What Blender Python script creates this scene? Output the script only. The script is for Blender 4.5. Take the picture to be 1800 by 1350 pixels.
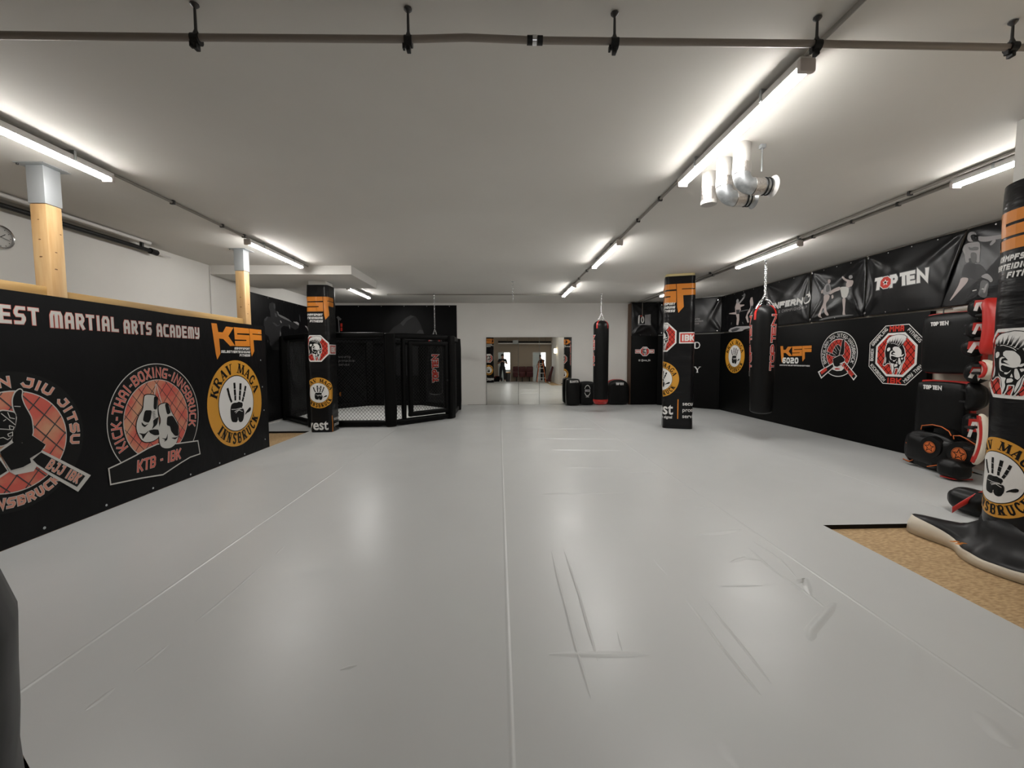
import bpy, bmesh, math, random
from mathutils import Vector, Matrix
from math import sin, cos, pi, radians, atan2, sqrt
random.seed(7)
scene = bpy.context.scene
for o in list(bpy.data.objects): bpy.data.objects.remove(o)
COL = scene.collection

# ------------------------------------------------------------------ camera
F = 735.0; HC = 1.5
Yc = Vector((-23, 47, -F)).normalized()
Zc = Vector((-45, 10950, F)); Zc = (Zc - Zc.dot(Yc)*Yc).normalized()
Xc = Yc.cross(Zc)
W2C = Matrix((Xc, Yc, Zc)).transposed()
C2W = W2C.transposed()
cam = bpy.data.cameras.new('camera'); cam.sensor_width = 36; cam.lens = 36*F/1800; cam.clip_start = 0.02
camo = bpy.data.objects.new('camera', cam); COL.objects.link(camo)
camo.matrix_world = Matrix.Translation((0, 0, HC)) @ C2W.to_4x4()
scene.camera = camo
def ray(px, py): return C2W @ Vector((px-900, 675-py, -F))
def onX(px, py, x): r = ray(px, py); p = r*(x/r.x); return (p.y, p.z+HC)
def onY(px, py, y): r = ray(px, py); p = r*(y/r.y); return (p.x, p.z+HC)
def onZ(px, py, z): r = ray(px, py); p = r*((z-HC)/r.z); return (p.x, p.y)

# ------------------------------------------------------------------ world / exposure
w = bpy.data.worlds.new('world'); scene.world = w; w.use_nodes = True
w.node_tree.nodes['Background'].inputs[0].default_value = (0.6, 0.65, 0.7, 1)
w.node_tree.nodes['Background'].inputs[1].default_value = 0.15
vs = scene.view_settings
vs.view_transform = 'Standard'; vs.look = 'None'; vs.gamma = 1; vs.use_curve_mapping = False
vs.exposure = 0.29
LAMP = 72.0          # strength of each ceiling batten diffuser

# ------------------------------------------------------------------ room numbers
H = 3.19; XL = -5.25; XP = -3.90; XR = 6.28; YF = 13.2; YB = -1.2

# ------------------------------------------------------------------ materials
MATS = {}
def mat(name, col, rough=0.5, metal=0.0, spec=0.5, bump=None, var=None, emit=0, rvar=None, coat=0):
    """bump = (scale xyz or number, strength, detail); var = (colour2, scale, contrast); rvar = (scale, amount)"""
    if name in MATS: return MATS[name]
    m = bpy.data.materials.new(name); m.use_nodes = True; MATS[name] = m
    nt = m.node_tree; b = nt.nodes['Principled BSDF']; L = nt.links
    b.inputs['Base Color'].default_value = (*col, 1); b.inputs['Roughness'].default_value = rough
    b.inputs['Metallic'].default_value = metal; b.inputs['Specular IOR Level'].default_value = spec
    b.inputs['Coat Weight'].default_value = coat
    if emit:
        b.inputs['Emission Color'].default_value = (*col, 1); b.inputs['Emission Strength'].default_value = emit
    geo = nt.nodes.new('ShaderNodeNewGeometry')
    def noise(sc, detail=3):
        mp = nt.nodes.new('ShaderNodeMapping'); L.new(geo.outputs['Position'], mp.inputs[0])
        if not isinstance(sc, tuple): sc = (sc,)*3
        mp.inputs['Scale'].default_value = sc
        n = nt.nodes.new('ShaderNodeTexNoise'); n.inputs['Scale'].default_value = 1; n.inputs['Detail'].default_value = detail
        L.new(mp.outputs[0], n.inputs['Vector']); return n
    if bump:
        last = None
        bl = bump if isinstance(bump, list) else [bump]
        for sc, st, dist in bl:
            n = noise(sc); bp = nt.nodes.new('ShaderNodeBump')
            bp.inputs['Strength'].default_value = st; bp.inputs['Distance'].default_value = dist
            L.new(n.outputs['Fac'], bp.inputs['Height'])
            if last: L.new(last.outputs[0], bp.inputs['Normal'])
            last = bp
        L.new(last.outputs[0], b.inputs['Normal'])
    if var:
        c2, sc, lo, hi = var
        n = noise(sc, 5); r = nt.nodes.new('ShaderNodeValToRGB')
        r.color_ramp.elements[0].position = lo; r.color_ramp.elements[1].position = hi
        r.color_ramp.elements[0].color = (*col, 1); r.color_ramp.elements[1].color = (*c2, 1)
        L.new(n.outputs['Fac'], r.inputs[0]); L.new(r.outputs[0], b.inputs['Base Color'])
    if rvar:
        sc, lo, hi = rvar
        n = noise(sc, 4); mr = nt.nodes.new('ShaderNodeMapRange')
        mr.inputs['From Min'].default_value = .3; mr.inputs['From Max'].default_value = .7
        mr.inputs['To Min'].default_value = lo; mr.inputs['To Max'].default_value = hi
        L.new(n.outputs['Fac'], mr.inputs[0]); L.new(mr.outputs[0], b.inputs['Roughness'])
    return m
PLASTER = mat('ceiling_plaster', (.66, .64, .60), .85, bump=(9, .15, .004), var=((.63, .61, .57), .7, .4, .65))
WALLW = mat('white_wall_paint', (.70, .685, .65), .8, bump=(30, .12, .002), var=((.67, .655, .62), 1.1, .4, .65))
BEIGE = mat('beige_wall_paint', (.50, .45, .38), .85, bump=(20, .1, .002), var=((.44, .40, .33), 3, .4, .6))
BROWNW = mat('back_wall_paint', (.36, .30, .24), .85, bump=(20, .1, .002))
MATGREY = mat('grey_mat_vinyl', (.50, .51, .505), .38, spec=.45, bump=[((1.6, .9, 1), .09, .010), ((16, 3.5, 1), .03, .002)],
              var=((.475, .485, .48), (1.2, .7, 1), .3, .75), rvar=((1.3, 1.3, 1), .30, .39))
OSB = mat('fibre_board', (.33, .21, .10), .7, bump=(60, .25, .002), var=((.50, .35, .185), (26, 70, 30), .38, .62))
BLACKV = mat('black_vinyl', (.007, .007, .008), .42, spec=.28, bump=[((5, 5, 3), .22, .02), (160, .08, .0008)])
BLACKW = mat('black_wrap_vinyl', (.005, .005, .0055), .30, spec=.24, bump=[((3, 3, 13), .5, .02), ((9, 9, 4), .22, .01)])
BLACKB = mat('black_banner_cloth', (.005, .005, .0055), .38, spec=.10, bump=[((3, 3, 2), .35, .025), ((8, 8, 5), .18, .008)])
BLACKF = mat('black_folded_vinyl', (.006, .006, .0065), .30, spec=.30, bump=[((3, 3, 2), .3, .02), ((9, 9, 5), .2, .008)])
BLACKM = mat('black_mat_cover', (.003, .003, .003), .5, spec=.08, bump=(120, .1, .001))
BLACKL = mat('black_leather', (.005, .005, .005), .38, spec=.18, bump=[(14, .2, .006), (240, .1, .0006)])
BLACKP = mat('black_plastic', (.012, .012, .012), .45, spec=.25)
GREYL = mat('dark_grey_leather', (.05, .05, .05), .4, bump=(18, .4, .01))
REDL = mat('red_leather', (.42, .015, .01), .4, spec=.5, bump=(14, .25, .006))
WHITEL = mat('cream_leather', (.62, .56, .46), .5, bump=(20, .3, .006))
TIMBER = mat('spruce_timber', (.40, .235, .095), .55, bump=((40, 40, 4), .1, .002), var=((.52, .35, .17), (16, 16, 1.6), .35, .65))
DARKWOOD = mat('dark_edge_wood', (.10, .05, .025), .6)
TIMBERH = mat('spruce_rail', (.38, .225, .075), .5, bump=((30, 4, 40), .1, .002), var=((.48, .31, .12), (16, 1.4, 18), .35, .65))
KNOT = mat('timber_knot', (.12, .055, .02), .6)
GALV = mat('galvanised_steel', (.50, .52, .53), .38, metal=.85, var=((.38, .40, .41), 25, .4, .6))
GALVD = mat('zinc_bracket', (.40, .42, .43), .5, metal=.4)
FOIL = mat('aluminium_foil_tape', (.55, .52, .49), .35, metal=.9, bump=(70, .9, .006))
CHROME = mat('chain_steel', (.65, .65, .66), .25, metal=1)
DARKST = mat('dark_steel', (.06, .06, .06), .4, metal=.6)
CONDUIT = mat('grey_conduit', (.24, .225, .20), .5)
PIPEB = mat('brownish_grey_pipe', (.25, .215, .185), .45)
WPLAST = mat('white_plastic', (.66, .64, .62), .45)
ENDCAP = mat('batten_end_cap', (.50, .45, .42), .5)
DIFF = mat('led_diffuser', (1.0, .975, .94), .5, emit=LAMP)
MIRROR = mat('mirror_glass', (.80, .80, .76), 0.0, metal=1, spec=.5)
MIRROREDGE = mat('mirror_edge', (.10, .11, .10), .3)
WHITE = mat('print_white', (.68, .67, .65), .45)
WHITED = mat('print_white_aged', (.50, .49, .46), .5)
PBLACK = mat('print_black', (.005, .005, .005), .45, spec=.16)
RED = mat('print_red', (.50, .028, .014), .4)
ORANGE = mat('print_orange', (.60, .195, .012), .42, bump=((3, 3, 9), .25, .012))
AMBER = mat('print_amber', (.58, .27, .022), .42, bump=((3, 3, 5), .12, .01))
SALMON = mat('print_faded_red', (.52, .085, .06), .5, var=((.52, .26, .15), 3.2, .42, .62))
SALML = mat('print_salmon_letter', (.56, .24, .17), .5)
PINKR = mat('print_red_letter', (.55, .12, .085), .5)
PGREY = mat('print_grey', (.30, .29, .29), .45, spec=.2)
PGREY2 = mat('print_mid_grey', (.13, .13, .13), .45, spec=.2)
PGREY3 = mat('print_dark_grey', (.05, .05, .052), .45, spec=.2)
PGREY4 = mat('print_very_dark_grey', (.018, .018, .019), .45, spec=.2)
PALE = mat('print_pale_skin', (.42, .35, .33), .45)
DUCTP = mat('duct_paint', (.44, .425, .40), .5, bump=(25, .3, .004))
CANVAS = mat('light_canvas', (.74, .74, .72), .7)
YFOAM = mat('yellow_foam', (.66, .55, .28), .8)
BURG = mat('dark_red_upholstery', (.06, .008, .01), .6)
SKIN = mat('skin', (.36, .20, .14), .6)
CLOTH = mat('black_clothing', (.012, .012, .014), .8, bump=(12, .5, .02))
HAIR = mat('dark_hair', (.02, .015, .01), .8)
SHOE = mat('white_shoe', (.6, .6, .58), .6)
DAY = mat('daylight_pane', (.95, .97, 1.0), .3, emit=3.2)
FROST = mat('frosted_pane', (.42, .47, .46), .25, emit=.12)
WARM = mat('warm_lamp_glass', (1.0, .82, .55), .4, emit=9)
ORAD = mat('piping_orange', (.60, .13, .02), .5)

# ------------------------------------------------------------------ object helpers
def link(o, parent=None):
    COL.objects.link(o)
    if parent is not None:
        o.parent = parent
    return o
def tag(o, label=None, cat=None, group=None, kind=None):
    if label: o['label'] = label
    if cat: o['category'] = cat
    if group: o['group'] = group
    if kind: o['kind'] = kind
    return o
def empty(name, loc, label, cat, group=None):
    o = bpy.data.objects.new(name, None); o.location = loc; COL.objects.link(o)
    o.empty_display_size = .1
    return tag(o, label, cat, group)
def wloc(o):
    v = Vector((0, 0, 0))
    while o is not None: v += o.location; o = o.parent
    return v
class MB:
    """collects world-space geometry; build() links it as one mesh object"""
    def __init__(s): s.bm = bmesh.new(); s.mats = []
    def mi(s, m):
        if m not in s.mats: s.mats.append(m)
        return s.mats.index(m)
    def faces(s, verts, faces, m, smooth=False):
        i = s.mi(m); vv = [s.bm.verts.new(v) for v in verts]
        for f in faces:
            try:
                fc = s.bm.faces.new([vv[k] for k in f]); fc.material_index = i; fc.smooth = smooth
            except ValueError: pass
        return vv
    def box(s, lo, hi, m, bev=0, rot=None, cen=None, seg=2):
        b = bmesh.new(); bmesh.ops.create_cube(b, size=1)
        sz = [hi[k]-lo[k] for k in range(3)]; c = Vector([(hi[k]+lo[k])/2 for k in range(3)])
        for v in b.verts: v.co = Vector((v.co.x*sz[0], v.co.y*sz[1], v.co.z*sz[2]))
        if bev: bmesh.ops.bevel(b, geom=b.edges[:], offset=bev, segments=seg, affect='EDGES', profile=.5)
        if rot is not None:
            for v in b.verts: v.co = rot @ v.co
        for v in b.verts: v.co += c
        s.take(b, m, smooth=bool(bev))
        return s
    def take(s, b, m, smooth=False):
        i = s.mi(m); mp = {}
        for v in b.verts: mp[v] = s.bm.verts.new(v.co)
        for f in b.faces:
            try:
                fc = s.bm.faces.new([mp[v] for v in f.verts]); fc.material_index = i; fc.smooth = smooth
            except ValueError: pass
        b.free()
    def tube(s, pts, r, m, n=10, caps=True, closed=False):
        pts = [Vector(p) for p in pts]; N = len(pts); rs = r if isinstance(r, (list, tuple)) else [r]*N
        rings = []; up = None
        for k in range(N):
            if closed: t = pts[(k+1) % N]-pts[k-1]
            elif k == 0: t = pts[1]-pts[0]
            elif k == N-1: t = pts[-1]-pts[-2]
            else: t = (pts[k+1]-pts[k]).normalized()+(pts[k]-pts[k-1]).normalized()
            t.normalize()
            if up is None:
                up = Vector((0, 0, 1)) if abs(t.z) < .9 else Vector((1, 0, 0))
            a = (up - up.dot(t)*t).normalized(); up = a; b = t.cross(a)
            rings.append([pts[k]+rs[k]*(cos(2*pi*j/n)*a+sin(2*pi*j/n)*b) for j in range(n)])
        verts = [v for r_ in rings for v in r_]; fs = []
        for k in range(N if closed else N-1):
            k2 = (k+1) % N
            for j in range(n): fs.append((k*n+j, k*n+(j+1) % n, k2*n+(j+1) % n, k2*n+j))
        if caps and not closed:
            fs.append(tuple(range(n))[::-1]); fs.append(tuple((N-1)*n+j for j in range(n)))
        s.faces(verts, fs, m, True); return s
    def lathe(s, prof, c, m, n=32, axis='z'):
        """prof = [(r, h)...] around c"""
        verts = []; fs = []
        for r, h in prof:
            for j in range(n):
                a = 2*pi*j/n
                p = (r*cos(a), r*sin(a), h)
                if axis == 'x': p = (h, r*cos(a), r*sin(a))
                if axis == 'y': p = (r*cos(a), h, r*sin(a))
                verts.append((c[0]+p[0], c[1]+p[1], c[2]+p[2]))
        for k in range(len(prof)-1):
            for j in range(n): fs.append((k*n+j, k*n+(j+1) % n, (k+1)*n+(j+1) % n, (k+1)*n+j))
        if prof[0][0] > 1e-4: fs.append(tuple(range(n)))
        if prof[-1][0] > 1e-4: fs.append(tuple((len(prof)-1)*n+j for j in range(n)))
        s.faces(verts, fs, m, True); return s
    def prism(s, poly, z0, z1, m):
        n = len(poly)
        verts = [(p[0], p[1], z0) for p in poly]+[(p[0], p[1], z1) for p in poly]
        fs = [tuple(range(n))[::-1], tuple(range(n, 2*n))]+[(k, (k+1) % n, n+(k+1) % n, n+k) for k in range(n)]
        s.faces(verts, fs, m); return s
    def xform(s, M):
        for v in s.bm.verts: v.co = M @ v.co
        return s
    def build(s, name, parent=None, label=None, cat=None, group=None, kind=None, auto=True, bevel=0):
        bmesh.ops.recalc_face_normals(s.bm, faces=s.bm.faces[:])
        if parent is not None:
            d = wloc(parent)
            for v in s.bm.verts: v.co -= d
        me = bpy.data.meshes.new(name); s.bm.to_mesh(me); s.bm.free()
        for m in s.mats: me.materials.append(m)
        if auto:
            try: me.set_sharp_from_angle(angle=radians(40))
            except Exception: pass
        o = bpy.data.objects.new(name, me); link(o, parent)
        if bevel:
            bv = o.modifiers.new('bevel', 'BEVEL'); bv.width = bevel; bv.segments = 2; bv.limit_method = 'ANGLE'
        tag(o, label, cat, group, kind)
        return o
def copy_tree(o, parent=None):
    c = o.copy(); COL.objects.link(c); c.parent = parent
    for k in [x for x in bpy.data.objects if x.parent is o]: copy_tree(k, c)
    return c
def cushion(mb, c, size, m, rot=None, r=.03, puff=.0, nn=10):
    """rounded stuffed box: grid box with superellipse rounding and bulge"""
    b = bmesh.new(); bmesh.ops.create_cube(b, size=2)
    bmesh.ops.subdivide_edges(b, edges=b.edges[:], cuts=nn, use_grid_fill=True)
    hx, hy, hz = [k/2 for k in size]
    for v in b.verts:
        x, y, z = v.co
        d = []
        for q, h in ((x, hx), (y, hy), (z, hz)):
            d.append(q*h)
        inner = Vector([max(-h+r, min(h-r, q)) for q, h in zip(d, (hx, hy, hz))])
        off = Vector(d)-inner
        if off.length > 1e-6: 
            p = inner+off.normalized()*r
        else: p = Vector(d)
        k = (1-x*x)*(1-y*y) if abs(z) > .99 else (1-y*y)*(1-z*z) if abs(x) > .99 else (1-x*x)*(1-z*z)
        nrm = Vector((x*(abs(x) > .99), y*(abs(y) > .99), z*(abs(z) > .99)))
        p += nrm*puff*k
        v.co = p
    if rot is not None:
        for v in b.verts: v.co = rot @ v.co
    for v in b.verts: v.co += Vector(c)
    mb.take(b, m, True); return mb

# ------------------------------------------------------------------ print engine (flat artwork mapped onto real surfaces)
def strip(pts, t, closed=False, ext=0):
    """polyline -> list of quads with mitred joints"""
    P = [Vector((p[0], p[1])) for p in pts]
    if closed and (P[0]-P[-1]).length < 1e-6: P = P[:-1]
    N = len(P)
    if N < 2: return []
    if ext and not closed:
        P[0] = P[0]+(P[0]-P[1]).normalized()*ext; P[-1] = P[-1]+(P[-1]-P[-2]).normalized()*ext
    Lf, Rt = [], []
    for k in range(N):
        a = P[k-1] if (k > 0 or closed) else None
        b = P[(k+1) % N] if (k < N-1 or closed) else None
        d1 = (P[k]-a).normalized() if a is not None else None
        d2 = (b-P[k]).normalized() if b is not None else None
        if d1 is None: d1 = d2
        if d2 is None: d2 = d1
        n1 = Vector((-d1.y, d1.x)); n2 = Vector((-d2.y, d2.x)); n = n1+n2
        if n.length < 1e-3: n = n1
        n.normalize(); q = max(.45, n.dot(n1)); n *= t/2/q
        Lf.append(P[k]+n); Rt.append(P[k]-n)
    out = []
    for k in range(N if closed else N-1):
        j = (k+1) % N
        out.append([Lf[k], Rt[k], Rt[j], Lf[j]])
    return out
def clip_line(p, q, poly):
    """clip segment to a convex CCW polygon"""
    t0, t1 = 0.0, 1.0; d = (q[0]-p[0], q[1]-p[1])
    n = len(poly)
    for k in range(n):
        a = poly[k]; b = poly[(k+1) % n]; ex, ey = b[0]-a[0], b[1]-a[1]
        nx, ny = -ey, ex
        num = (p[0]-a[0])*nx+(p[1]-a[1])*ny; den = d[0]*nx+d[1]*ny
        if abs(den) < 1e-9:
            if num < 0: return None
            continue
        t = -num/den
        if den > 0: t0 = max(t0, t)
        else: t1 = min(t1, t)
        if t0 >= t1: return None
    return (p[0]+d[0]*t0, p[1]+d[1]*t0), (p[0]+d[0]*t1, p[1]+d[1]*t1)
def circ(cx, cy, r, n=48, a0=0, a1=360):
    full = abs(a1-a0) >= 359.9; m = n if full else n+1
    return [(cx+r*cos(radians(a0+(a1-a0)*k/n)), cy+r*sin(radians(a0+(a1-a0)*k/n))) for k in range(m)]
def octa(cx, cy, ap):
    R = ap/cos(pi/8)
    return [(cx+R*cos(pi/8+k*pi/4), cy+R*sin(pi/8+k*pi/4)) for k in range(8)]
class Art:
    def __init__(s): s.p = []; s.mats = []; s.tf = None
    def T(s, q):
        return s.tf(q) if s.tf else q
    def poly(s, pts, m, l=0):
        pts = [s.T((p[0], p[1])) for p in pts]
        s.p.append((pts, m, l))
    def line(s, pts, t, m, l=0, closed=False, ext=0):
        for q in strip(pts, t, closed, ext): s.poly(q, m, l)
    def ring(s, cx, cy, r0, r1, m, l=0, a0=0, a1=360, n=56):
        k = max(6, int(n*abs(a1-a0)/360))
        for i in range(k):
            A = radians(a0+(a1-a0)*i/k); B = radians(a0+(a1-a0)*(i+1)/k)
            s.poly([(cx+r0*cos(A), cy+r0*sin(A)), (cx+r1*cos(A), cy+r1*sin(A)), (cx+r1*cos(B), cy+r1*sin(B)), (cx+r0*cos(B), cy+r0*sin(B))], m, l)
    def disc(s, cx, cy, r, m, l=0, n=48): s.poly(circ(cx, cy, r, n), m, l)
    def fence(s, poly, sp, t, m, l, ang=45):
        xs = [p[0] for p in poly]; ys = [p[1] for p in poly]
        cx, cy = sum(xs)/len(xs), sum(ys)/len(ys); R = max(max(xs)-cx, max(ys)-cy)*1.5
        for sg in (1, -1):
            a = radians(90-ang*sg*.9); dx, dy = cos(a), sin(a); nx, ny = -dy, dx
            k = -int(R/sp)
            while k*sp < R:
                p = (cx+nx*(k+.5)*sp-dx*R, cy+ny*(k+.5)*sp-dy*R); q = (p[0]+dx*2*R, p[1]+dy*2*R)
                c = clip_line(p, q, poly)
                if c: s.line(c, t, m, l)
                k += 1
    def build(s, name, mapper, parent, step=None, vstep=None, dz=.001, base=.002, label=None):
        bm = bmesh.new(); mats = []; cnt = 0
        for pts, m, l in s.p:
            if m not in mats: mats.append(m)
            cl = []
            for q in pts:
                if not cl or (abs(q[0]-cl[-1][0])+abs(q[1]-cl[-1][1])) > 1e-6: cl.append(q)
            if len(cl) > 2 and (abs(cl[0][0]-cl[-1][0])+abs(cl[0][1]-cl[-1][1])) < 1e-6: cl.pop()
            if len(cl) < 3: continue
            cnt = (cnt+1) % 14
            vv = [bm.verts.new((q[0], q[1], l+cnt*.045)) for q in cl]
            try:
                f = bm.faces.new(vv); f.material_index = mats.index(m)
                f.normal_update()
                if f.normal.z < 0: f.normal_flip()
            except ValueError: pass
        bmesh.ops.triangulate(bm, faces=[f for f in bm.faces if len(f.verts) > 4])
        for ax, st in ((0, step), (1, vstep)):
            if st:
                lo = min(v.co[ax] for v in bm.verts); hi = max(v.co[ax] for v in bm.verts)
                k = math.ceil(lo/st)
                while k*st < hi:
                    co = [0, 0, 0]; no = [0, 0, 0]; co[ax] = k*st; no[ax] = 1
                    bmesh.ops.bisect_plane(bm, geom=bm.verts[:]+bm.edges[:]+bm.faces[:], plane_co=co, plane_no=no)
                    k += 1
        d = wloc(parent)
        for v in bm.verts: v.co = Vector(mapper(v.co.x, v.co.y, base+dz*v.co.z))-d
        me = bpy.data.meshes.new(name); bm.to_mesh(me); bm.free()
        for m in mats: me.materials.append(m)
        o = bpy.data.objects.new(name, me); link(o, parent)
        if label: o['label'] = label
        return o

def soft(pts, n=2, k=.22):
    """round the corners of a closed outline"""
    for _ in range(n):
        o = []
        for i in range(len(pts)):
            a, b = pts[i], pts[(i+1) % len(pts)]
            o.append((a[0]+(b[0]-a[0])*k, a[1]+(b[1]-a[1])*k)); o.append((b[0]-(b[0]-a[0])*k, b[1]-(b[1]-a[1])*k))
        pts = o
    return pts
# ---- squared sport lettering: centre lines on a unit grid
c_ = .22
SQ = {
 'A': [[(0,0),(0,1-c_),(c_,1),(1-c_,1),(1,1-c_),(1,0)], [(0,.42),(1,.42)]],
 'B': [[(0,0),(0,1),(1-c_,1),(1,1-c_*.7),(1,.62),(.84,.5),(1,.38),(1,c_*.7),(1-c_,0),(0,0)], [(0,.5),(.84,.5)]],
 'C': [[(1,1),(c_,1),(0,1-c_),(0,c_),(c_,0),(1,0)]],
 'D': [[(0,0),(0,1),(1-c_,1),(1,1-c_),(1,c_),(1-c_,0),(0,0)]],
 'E': [[(1,1),(0,1),(0,0),(1,0)], [(0,.5),(.85,.5)]],
 'F': [[(1,1),(0,1),(0,0)], [(0,.5),(.85,.5)]],
 'G': [[(1,1),(c_,1),(0,1-c_),(0,c_),(c_,0),(1,0),(1,.44),(.62,.44)]],
 'H': [[(0,0),(0,1)], [(1,0),(1,1)], [(0,.5),(1,.5)]],
 'I': [[(.5,0),(.5,1)]],
 'J': [[(1,1),(1,c_),(1-c_,0),(c_,0),(0,c_)], [(.5,1),(1,1)]],
 'K': [[(0,0),(0,1)], [(0,.5),(.35,.5),(1,1)], [(.35,.5),(1,0)]],
 'L': [[(0,1),(0,0),(1,0)]],
 'M': [[(0,0),(0,1),(.5,.5),(1,1),(1,0)]],
 'N': [[(0,0),(0,1),(1,0),(1,1)]],
 'O': [[(c_,0),(0,c_),(0,1-c_),(c_,1),(1-c_,1),(1,1-c_),(1,c_),(1-c_,0),(c_,0)]],
 'P': [[(0,0),(0,1),(1-c_,1),(1,1-c_),(1,.6),(1-c_,.42),(0,.42)]],
 'R': [[(0,0),(0,1),(1-c_,1),(1,1-c_),(1,.62),(1-c_,.45),(0,.45)], [(.5,.45),(1,0)]],
 'S': [[(1,1),(c_,1),(0,1-c_),(0,.64),(c_*.7,.5),(1-c_*.7,.5),(1,.36),(1,c_),(1-c_,0),(0,0)]],
 'T': [[(0,1),(1,1)], [(.5,1),(.5,0)]],
 'U': [[(0,1),(0,c_),(c_,0),(1-c_,0),(1,c_),(1,1)]],
 'V': [[(0,1),(.5,0),(1,1)]],
 'W': [[(0,1),(.25,0),(.5,.8),(.75,0),(1,1)]],
 'X': [[(0,0),(1,1)], [(0,1),(1,0)]],
 'Y': [[(0,1),(0,.55),(c_,.42),(1-c_,.42)], [(1,1),(1,c_),(1-c_,0),(.1,0)]],
 'Z': [[(0,1),(1,1),(0,0),(1,0)]],
 '0': [[(c_,0),(0,c_),(0,1-c_),(c_,1),(1-c_,1),(1,1-c_),(1,c_),(1-c_,0),(c_,0)]],
 '2': [[(0,1),(1-c_,1),(1,1-c_),(1,.62),(1-c_,.5),(c_,.5),(0,.38),(0,0),(1,0)]],
 '6': [[(1,1),(c_,1),(0,1-c_),(0,c_),(c_,0),(1-c_,0),(1,c_),(1,.38),(1-c_,.52),(0,.52)]],
 '-': [[(.2,.45),(.8,.45)]], '|': [[(.5,0),(.5,1)]], '.': [[(.4,0),(.6,0)]], "'": [[(.5,.8),(.5,1)]],
}
SQ['m'] = [[(0,0),(0,1-c_),(c_*.6,1),(.5-c_*.3,1),(.5,1-c_*.6),(.5,0)], [(.5,1-c_*.6),(.5+c_*.3,1),(1-c_*.6,1),(1,1-c_),(1,0)]]
SER = {
 'K': ([([(0,0),(0,1)],1.25),([(.95,1),(.05,.4)],.5),([(.38,.6),(.95,0)],1.2)], [(0,0),(0,1),(.95,1),(.95,0)]),
 'R': ([([(0,0),(0,1)],1.25),([(0,1),(.6,1),(.82,.9),(.86,.76),(.8,.6),(.6,.52),(0,.5)],.75),([(.45,.5),(.95,0)],1.2)], [(0,0),(0,1),(.98,0)]),
 'A': ([([(0,0),(.48,1)],.55),([(.48,1),(1,0)],1.3),([(.2,.34),(.8,.34)],.5)], [(0,0),(1,0)]),
 'V': ([([(0,1),(.52,0)],1.3),([(.52,0),(1,1)],.55)], [(0,1),(1,1)]),
 'M': ([([(.02,0),(.1,1)],.55),([(.1,1),(.5,.08)],1.25),([(.5,.08),(.9,1)],.55),([(.9,1),(.98,0)],1.25)], [(.02,0),(.98,0),(.1,1),(.9,1)]),
 'G': ([([(.9,.78),(.72,.96),(.5,1),(.25,.94),(.08,.75),(.02,.5),(.08,.25),(.25,.06),(.5,0),(.75,.04),(.9,.12),(.9,.42)],.95)], [(.9,.42)]),
 'I': ([([(.5,0),(.5,1)],1.3)], [(.5,0),(.5,1)]),
 'N': ([([(.05,0),(.05,1)],.6),([(.05,1),(.95,0)],1.3),([(.95,0),(.95,1)],.6)], [(.05,0),(.95,1),(.0,1)]),
 'S': ([([(.85,.78),(.8,.93),(.5,1),(.2,.94),(.1,.77),(.2,.6),(.5,.5),(.8,.4),(.9,.23),(.8,.06),(.5,0),(.2,.05),(.1,.22)],1.0)], []),
 'B': ([([(0,0),(0,1)],1.25),([(0,1),(.6,1),(.8,.92),(.84,.76),(.78,.6),(.55,.53),(0,.53)],.8),([(.5,.53),(.8,.46),(.92,.28),(.82,.07),(.6,0),(0,0)],.85)], [(0,0),(0,1)]),
 'U': ([([(.06,1),(.06,.3),(.16,.08),(.5,0),(.84,.08),(.94,.3),(.94,1)],.95)], [(.06,1),(.94,1)]),
 'C': ([([(.92,.76),(.75,.95),(.5,1),(.25,.94),(.08,.75),(.02,.5),(.08,.25),(.25,.06),(.5,0),(.75,.05),(.92,.22)],.95)], []),
 'D': ([([(0,0),(0,1)],1.25),([(0,1),(.55,1),(.85,.85),(.98,.5),(.85,.15),(.55,0),(0,0)],.85)], [(0,0),(0,1)]),
 'Y': ([([(0,1),(.5,.48)],1.2),([(1,1),(.5,.48)],.55),([(.5,.5),(.5,0)],1.2)], [(0,1),(1,1),(.5,0)]),
 'E': ([([(0,0),(0,1)],1.25),([(0,1),(.85,1)],.6),([(0,.5),(.7,.5)],.6),([(0,0),(.9,0)],.6)], []),
}
def glyph(art, ch, org, ang, w, h, t, m, l, italic=0, out=None, serif=False):
    """org = lower left; out = (extra, material) makes an outline under the letter"""
    ca, sa = cos(ang), sin(ang)
    def P(x, y):
        x = x+italic*y
        return (org[0]+ca*x-sa*y, org[1]+sa*x+ca*y)
    if serif:
        if ch not in SER: return
        st, se = SER[ch]
        for pl, k in st:
            art.line([P(t*.6+x*(w-1.2*t), y*h) for x, y in pl], t*k, m, l)
        for x, y in se:
            X = t*.6+x*(w-1.2*t)
            Y = t*.14 if y < .3 else (h-t*.14 if y > .7 else y*h)
            art.line([P(X-t*1.1, Y), P(X+t*1.1, Y)], t*.34, m, l)
        return
    if ch not in SQ: return
    for pl in SQ[ch]:
        q = [(t/2+x*(w-t), t/2+y*(h-t)) for x, y in pl]
        closed = len(q) > 3 and q[0] == q[-1]
        pts = [P(*z) for z in q]
        art.line(pts, t, m, l, closed=closed, ext=0 if closed else t/2)
        if out: art.line(pts, t+2*out[0], out[1], l-1, closed=closed, ext=0 if closed else t/2+out[0])
WID = {'I': .5, 'M': 1.3, 'W': 1.35, '-': .6, ' ': .55, '|': .4, '.': .4, "'": .35, 'm': 1.35}
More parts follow.
